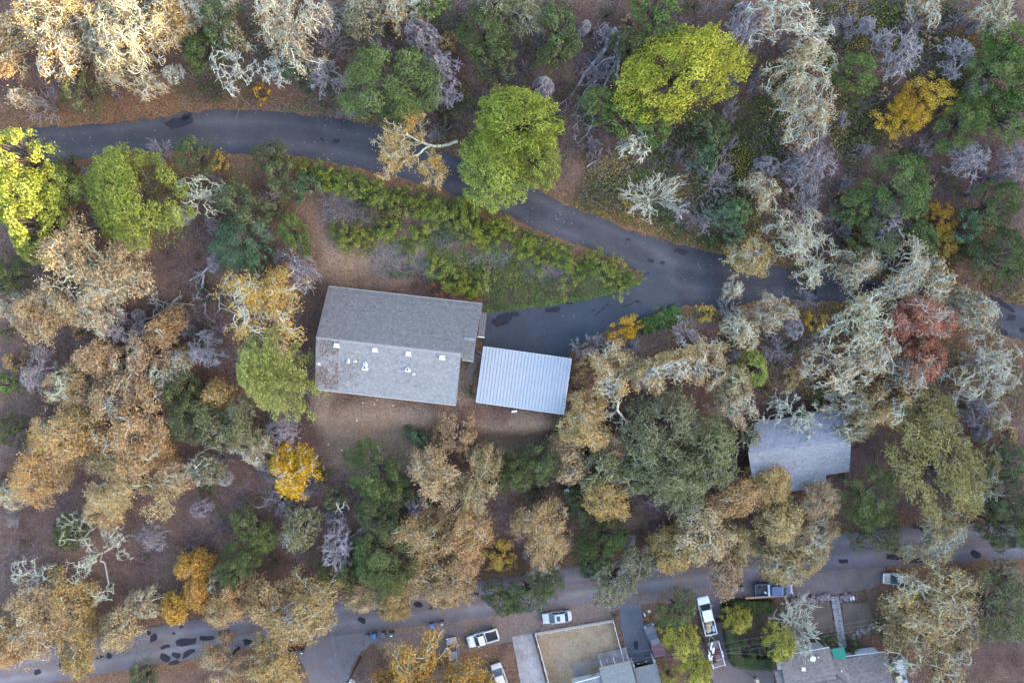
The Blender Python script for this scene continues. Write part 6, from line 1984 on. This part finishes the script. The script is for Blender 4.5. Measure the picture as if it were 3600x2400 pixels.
def mower(label, mat, base, x, y, rz, name="lawn_mower"):
    root = empty(name, (0, 0, 0), 0, label, "mower")
    MB().loft([[(p[0], p[1], .12) for p in rr_poly(-.45, .4, .3, .14)], [(p[0], p[1], .3) for p in rr_poly(-.42, .36, .27, .13)]]).build("deck", mat, root)
    MB().tube((0, 0, .3), (0, 0, .52), .17, .13, n=12).build("engine", BLACKM, root)
    for s in (-1, 1):
        MB().tube((-.4, s * .22, .3), (-1.15, s * .22, .85), .018, n=6).build("handle", BLACKM, root)
        for xx in (-.38, .32):
            MB().tube((xx, s * .28, .11), (xx, s * .36, .11), .11, n=12).build("wheel", TYRE, root)
    MB().tube((-1.15, -.22, .85), (-1.15, .22, .85), .02, n=6).build("grip", BLACKM, root)
    put(root, base, x, y, .62, rz)
    return root


mower("black mower nearest the trailer's front board", flat("mower_black", (.025, .025, .03), .4), tr, .75, .35, math.pi + .2)
mower("red mower in the middle of the trailer", flat("mower_red", (.22, .03, .04), .4), tr, -.1, .4, math.pi - .1)
mower("dark grey mower at the trailer's rear", flat("mower_grey", (.05, .05, .055), .4), tr, -1.0, .45, math.pi + .1)
mower("black and red mower along the trailer's outer rail", flat("mower_red", (.22, .03, .04), .4), tr, .2, -.45, -.2)

# ------------------------------------------------------------------ wheelie bins
def bin_mesh(col, name):
    m_ = flat(name, col, .55, var=.1)
    root = empty("wheelie_bin", (0, 0, 0), 0)
    MB().loft([[(p[0], p[1], .08) for p in rr_poly(-.27, .27, .22, .06)], [(p[0], p[1], .95) for p in rr_poly(-.36, .36, .29, .06)]]).build("bin_body", m_, root)
    lid = MB().loft([[(p[0], p[1], .95 + .0 * p[0]) for p in rr_poly(-.39, .40, .31, .07)], [(p[0], p[1], 1.03) for p in rr_poly(-.36, .34, .28, .08)]]).build("lid", m_, root)
    MB().tube((-.42, -.24, .98), (-.42, .24, .98), .025, n=6).build("handle", BLACKM, lid)
    for s in (-1, 1):
        MB().tube((-.3, s * .24, .11), (-.3, s * .31, .11), .11, n=12).build("wheel", TYRE, root)
    return root


BIN = {'blue': bin_mesh((0.045, 0.13, 0.34), "blue_bin"), 'grey': bin_mesh((0.10, 0.105, 0.13), "grey_bin"), 'green': bin_mesh((0.055, 0.075, 0.085), "green_grey_bin")}
used = set()
for kind, x, y, sc, rz, lab in (('grey', 1291, 2237, .72, 75, 'small grey bin at the end of the kerbside row'), ('blue', 1315.5, 2234, 1.05, 80, 'bright blue bin second in the kerbside row'), ('grey', 1345.7, 2230, 1.0, 85, 'round-lidded grey bin in the kerbside row'), ('green', 1376.4, 2230, 1.05, 82, 'green-grey bin with white label in the kerbside row'),
        ('blue', 1519, 2199, 1.0, 78, 'blue bin under the leafy oak beside a grey one'), ('grey', 1553.6, 2192, .9, 82, 'grey bin with pale lid near the leaf-strewn pickup'), ('blue', 963, 2299, 1.1, 70, 'blue bin glimpsed through branches by the side street'), ('grey', 1034, 2294, .95, 80, 'pale grey bin at the side street corner'), ('green', 1061, 2292, .95, 85, 'dark bin at the side street corner'),
        ('blue', 2581.6, 2070, 1.0, 105, 'blue bin on the verge by the white pickup\'s nose'), ('grey', 2609, 2069, .95, 70, 'grey bin between the blue bin and blue pickup')):
    src = BIN[kind]
    if kind in used: o = copy_tree(src)
    else: o = src; used.add(kind)
    p = P(*px(x, y), .9); g_ = float(gz(p[0], p[1]))
    o.location = (p[0], p[1], g_ + .06); o.rotation_euler = (0, 0, R_(-rz)); o.scale = (sc,) * 3
    tag(o, lab, "bin", "wheelie bins put out along the lower road")
    if 'white label' in lab or 'pale lid' in lab:
        MB().box((.1, 0, 1.035), (.16, .34, .015)).build("sticker", WHITE, o)
p = P(*px(2525, 2177), .3)
o = bundle("rubbish_bag", "black rubbish bag lying by the clipped hedge", "bag", sed, 0, 0, 0, .42, (1, .8, .7), flat("bag_plastic", (.012, .012, .02), .3), 3); o.location = Vector(P(*px(2525, 2177)))

# ------------------------------------------------------------------ poles and wires
POLE = flat("tarred_pole", (0.085, 0.042, 0.028), .9, var=.3, scale=2)


def pole(label, base, h, arms, gear):
    b_ = P(*px(*base))
    root = empty("utility_pole", b_, 0, label, "utility pole")
    MB().tube((0, 0, -.3), (0, 0, h), .22, .16, n=12).build("pole", POLE, root)
    for z, L, a in arms:
        o = MB().box((0, 0, 0), (L, .1, .12), a).build("crossarm", POLE if gear == 'brown' else WHITE, root); o.location = (0, .14, z)
        for t in (-.45, -.15, .15, .45):
            i = MB().tube((0, 0, .05), (0, 0, .3), .05, .07, n=8).build("insulator", WHITE, root); i.location = (L * t * math.cos(a), .14 + L * t * math.sin(a), z)
    MB().tube((.38, .05, h * .74), (.38, .05, h * .84), .26, n=14).build("transformer", flat("pale_grey_enamel", (.5, .51, .52), .4), root)
    MB().box((.2, .05, h * .79), (.3, .08, .1)).build("bracket", STEEL, root)
    return b_, root


b1_, pr1 = pole("dark wooden utility pole at the side street corner", (1267, 2308), 10.5, [(8.4, 2.2, R_(12)), (10.0, 2.0, R_(12))], 'brown')
b2p, pr2 = pole("brown utility pole rising from the yellow shrubs with white crossarm", (2447, 2208), 9.5, [(8.0, 2.4, R_(78)), (9.1, 1.8, R_(78))], 'white')
WIRE = flat("wire_metal", (0.16, 0.165, 0.18), .5)


def wire(p, q, label, sag=.5, r=.011):
    p, q = v3(p), v3(q); n = 16
    t = np.linspace(0, 1, n + 1)[:, None]
    w = p + (q - p) * t; w[:, 2] -= (4 * sag * t * (1 - t))[:, 0]
    o = mesh_obj("overhead_wire", tubes_mesh("overhead_wire", w[:-1], w[1:], np.full(n, r), np.full(n, r), np.full(n, .5), WIRE, 5))
    tag(o, label, "wire", "overhead wires")


t1 = lambda z, o: b1_ + np.array([o * math.cos(R_(12)), .14 + o * math.sin(R_(12)), z])
t2 = lambda z, o: b2p + np.array([o * math.cos(R_(78)), .14 + o * math.sin(R_(78)), z])
for z, o_ in ((8.6, -.9), (8.6, .9), (10.2, .3)):
    wire(t1(z, o_), t2(8.3 if z < 9 else 9.3, o_), "overhead wire strung between the two utility poles", .7)
for z, o_ in ((8.3, -.9), (8.3, .9), (9.3, .3)):
    wire(t2(z, o_), at_z(2420, 1372 - o_ * 6, 8.2), "overhead wire running from the white-armed pole past the awning house", .6)
for z, o_ in ((8.6, -.9), (8.6, .6)):
    wire(t1(z, o_), at_z(600, 1592, 8.4), "overhead wire crossing the side street from the corner pole", .4)
for z, o_ in ((9.9, -.6), (9.9, -.25)):
    wire(t1(z, o_), at_z(752 + o_ * 8, 1400, 9.0), "overhead wire crossing the lower road from the corner pole", .3)
wire(t2(8.2, -.4), n1 + np.array([0, 0, .3]), "service wire from the white-armed pole to the awning house", .5)
wire(t2(8.2, .2), k2 + np.array([0, 0, .5]), "service wire from the white-armed pole to the porch house", .5)
wire(hp(1121, 1278, ZR - .6), at_z(650, 905, PAD + 7), "service wire dropping to the large house gable", .2)

# ------------------------------------------------------------------ small things
mbx = empty("mailbox", P(*px(2983, 2092)), R_(-80), "grey and white mailboxes on a post by the stone wall", "mailbox")
MB().box((0, 0, .5), (.1, .1, 1.1)).box((0, 0, 1.0), (.2, .75, .06)).build("post", DARKW, mbx)
for s, m_ in ((-1, flat("mailbox_grey", (.38, .42, .5), .4)), (1, WHITE)):
    lp2 = [[(x, s * .2 + .13 * math.cos(a), 1.05 + (.16 + .12 * math.sin(a) if math.sin(a) > 0 else .0 if math.sin(a) < -.1 else .16)) for a in [R_(20 + 45 * k) for k in range(8)]] for x in (-.26, .26)]
    MB().loft(lp2).build("mailbox_shell", m_, mbx)
MB().box((.05, .37, 1.25), (.16, .02, .1)).build("signal_flag", TAIL, mbx)
# patterned board left among the trees
m_, nt_, b_ = new_mat("blotched_cloth")
vn = nt_.nodes.new("ShaderNodeTexVoronoi"); vn.inputs["Scale"].default_value = 6.0
nt_.links.new(obj_coord(nt_), vn.inputs["Vector"])
rp = ramp(nt_, [(0.28, (0.05, 0.05, 0.09)), (0.34, (0.72, 0.72, 0.76))]); nt_.links.new(vn.outputs["Distance"], rp.inputs[0]); nt_.links.new(rp.outputs[0], b_.inputs["Base Color"])
o = MB().loft([[(p[0], p[1], .0) for p in rr_poly(-.36, .36, .42, .05)], [(p[0], p[1], .06) for p in rr_poly(-.36, .36, .42, .05)]]).build("patterned_board", m_, None)
q = P(*px(1990.5, 1722), .0); o.location = Vector(q) + Vector((0, 0, .9)); o.rotation_euler = (.15, .1, R_(20)); tag(o, "white board with dark blotches propped among the dark trees", "board")
MB().box((0, 0, -.45), (.5, .5, .9)).build("board_stand", DARKW, o)
o = MB().box((0, 0, .4), (.16, .45, .8)).build("white_marker", WHITE, None, bevel=.03); o.location = Vector(P(*px(2264, 2154))); o.rotation_euler = (0, 0, R_(12)); tag(o, "white upright marker panel on the leafy verge", "marker")
o = MB().box((0, 0, .05), (.45, .45, .1)).box((0, 0, .11), (.3, .3, .03)).build("utility_cover", STEEL, None, bevel=.02); o.location = Vector(P(*px(2282, 2147))); tag(o, "square grey utility cover beside the white marker", "cover")
PALEST = flat("pale_stone", (.5, .5, .5), .9)
for i, (x, y) in enumerate(((1317, 1420), (1276, 1416), (1327, 1406), (1383, 1425), (1255, 1477), (1155, 1561), (1202, 1582), (1056, 1539), (1458, 1591), (1641, 1618))):
    o = mesh_obj("pale_stone", SM[i].copy()); o.data.materials[0] = PALEST
    o.location = Vector(P(*px(x, y))) + Vector((0, 0, .06)); o.scale = (.14, .12, .12)
    tag(o, "small pale stone lying in the bare yard", "stone", "pale stones in the bare yard")

# ------------------------------------------------------------------ the gardener
pg = P(*px(2653, 2376)); gz_ = float(gz(pg[0], pg[1])) + .05
V, Rr, Ed = [], [], []
def jt(p, r_, parent=None):
    V.append(p); Rr.append(r_)
    if parent is not None: Ed.append((parent, len(V) - 1))
    return len(V) - 1
pel = jt((0, 0, .95), .15); sp = jt((.03, 0, 1.15), .14, pel); ch = jt((.08, 0, 1.36), .155, sp); nk = jt((.12, 0, 1.5), .06, ch); hd = jt((.15, 0, 1.62), .10, nk); jt((.16, 0, 1.72), .085, hd)
for s in (-1, 1):
    hip = jt((0, s * .1, .9), .10, pel); kn = jt((.06 + .05 * s, s * .12, .5), .068, hip); an = jt((.0 + .05 * s, s * .13, .09), .048, kn); jt((.17 + .05 * s, s * .15, .04), .042, an)
    sh = jt((.08, s * .19, 1.42), .065, ch); el = jt((.14, s * .27, 1.15), .048, sh); wr_ = jt((.42, s * .15 - .1, 1.08), .034, el); pm = jt((.49, s * .13 - .1, 1.06), .034, wr_)
    for k, (dy, ln) in enumerate(((-.03, .06), (-.01, .075), (.012, .07), (.032, .055))):
        f = jt((.53, s * .13 - .1 + dy, 1.05), .010, pm); f2 = jt((.53 + ln * .6, s * .13 - .1 + dy, 1.03), .009, f); jt((.53 + ln * .5, s * .13 - .1 + dy, 1.0), .008, f2)
    f = jt((.49, s * .13 - .1 - s * .045, 1.07), .011, pm); jt((.53, s * .13 - .1 - s * .06, 1.05), .009, f)
me = bpy.data.meshes.new("body"); me.from_pydata(V, Ed, []); me.update()
tmp = bpy.data.objects.new("tmp", me); COL.objects.link(tmp)
sk_ = tmp.modifiers.new("skin", 'SKIN'); tmp.modifiers.new("sub", 'SUBSURF').levels = 1
for v_, r_ in zip(me.skin_vertices[0].data, Rr): v_.radius = (r_, r_)
me.skin_vertices[0].data[0].use_root = True
dg = bpy.context.evaluated_depsgraph_get(); bme = bpy.data.meshes.new_from_object(tmp.evaluated_get(dg))
bpy.data.objects.remove(tmp)
bme.polygons.foreach_set("use_smooth", np.ones(len(bme.polygons), bool))
SKINM, SHIRT, JEANS = flat("skin", (.36, .2, .14), .6), flat("pale_shirt", (.5, .46, .44), .9), flat("dark_trousers", (.05, .05, .075), .9)
bme.materials.clear()
for m_ in (SHIRT, JEANS, SKINM): bme.materials.append(m_)
for p_ in bme.polygons:
    c_ = p_.center
    p_.material_index = 1 if c_.z < .95 else (2 if c_.z > 1.5 or c_.x > .40 else 0)
man = empty("person", (pg[0], pg[1], gz_), R_(152), "person in a straw hat and pale shirt holding a leaf blower", "person")
mesh_obj("body", bme, man)
STRAW = flat("straw", (.55, .42, .22), .9, var=.15)
hat = MB().loft([[((.15 + r_ * math.cos(a)), r_ * math.sin(a), z) for a in [2 * math.pi * k / 18 for k in range(18)]] for r_, z in ((.27, 1.685), (.28, 1.70), (.125, 1.715), (.11, 1.81), (.07, 1.83))]).build("straw_hat", STRAW, man)
for s in (-1, 1):
    MB().sphere((.245, s * .035, 1.63), .014).build("eye", BLACKM, man)
    MB().sphere((.15, s * .1, 1.62), .03, (.6, .5, 1)).build("ear", SKINM, man)
MB().sphere((.255, 0, 1.605), .02).build("nose", SKINM, man); MB().box((.243, 0, 1.565), (.01, .05, .012)).build("mouth", TAIL, man)
bl_ = MB().tube((.2, 0, 0), (1.25, .1, -.75), .045, .035, n=10).box((.0, 0, .06), (.34, .24, .26)).tube((.0, 0, .19), (.18, 0, .17), .02, n=6).build("leaf_blower", BLACKM, None)
a_ = R_(152); bl_.location = (pg[0] + .5 * math.cos(a_) + .1 * math.sin(a_), pg[1] + .5 * math.sin(a_) - .1 * math.cos(a_), gz_ + .98); bl_.rotation_euler = (0, 0, a_)
tag(bl_, "black leaf blower with a long tube in the person's hands", "leaf blower")
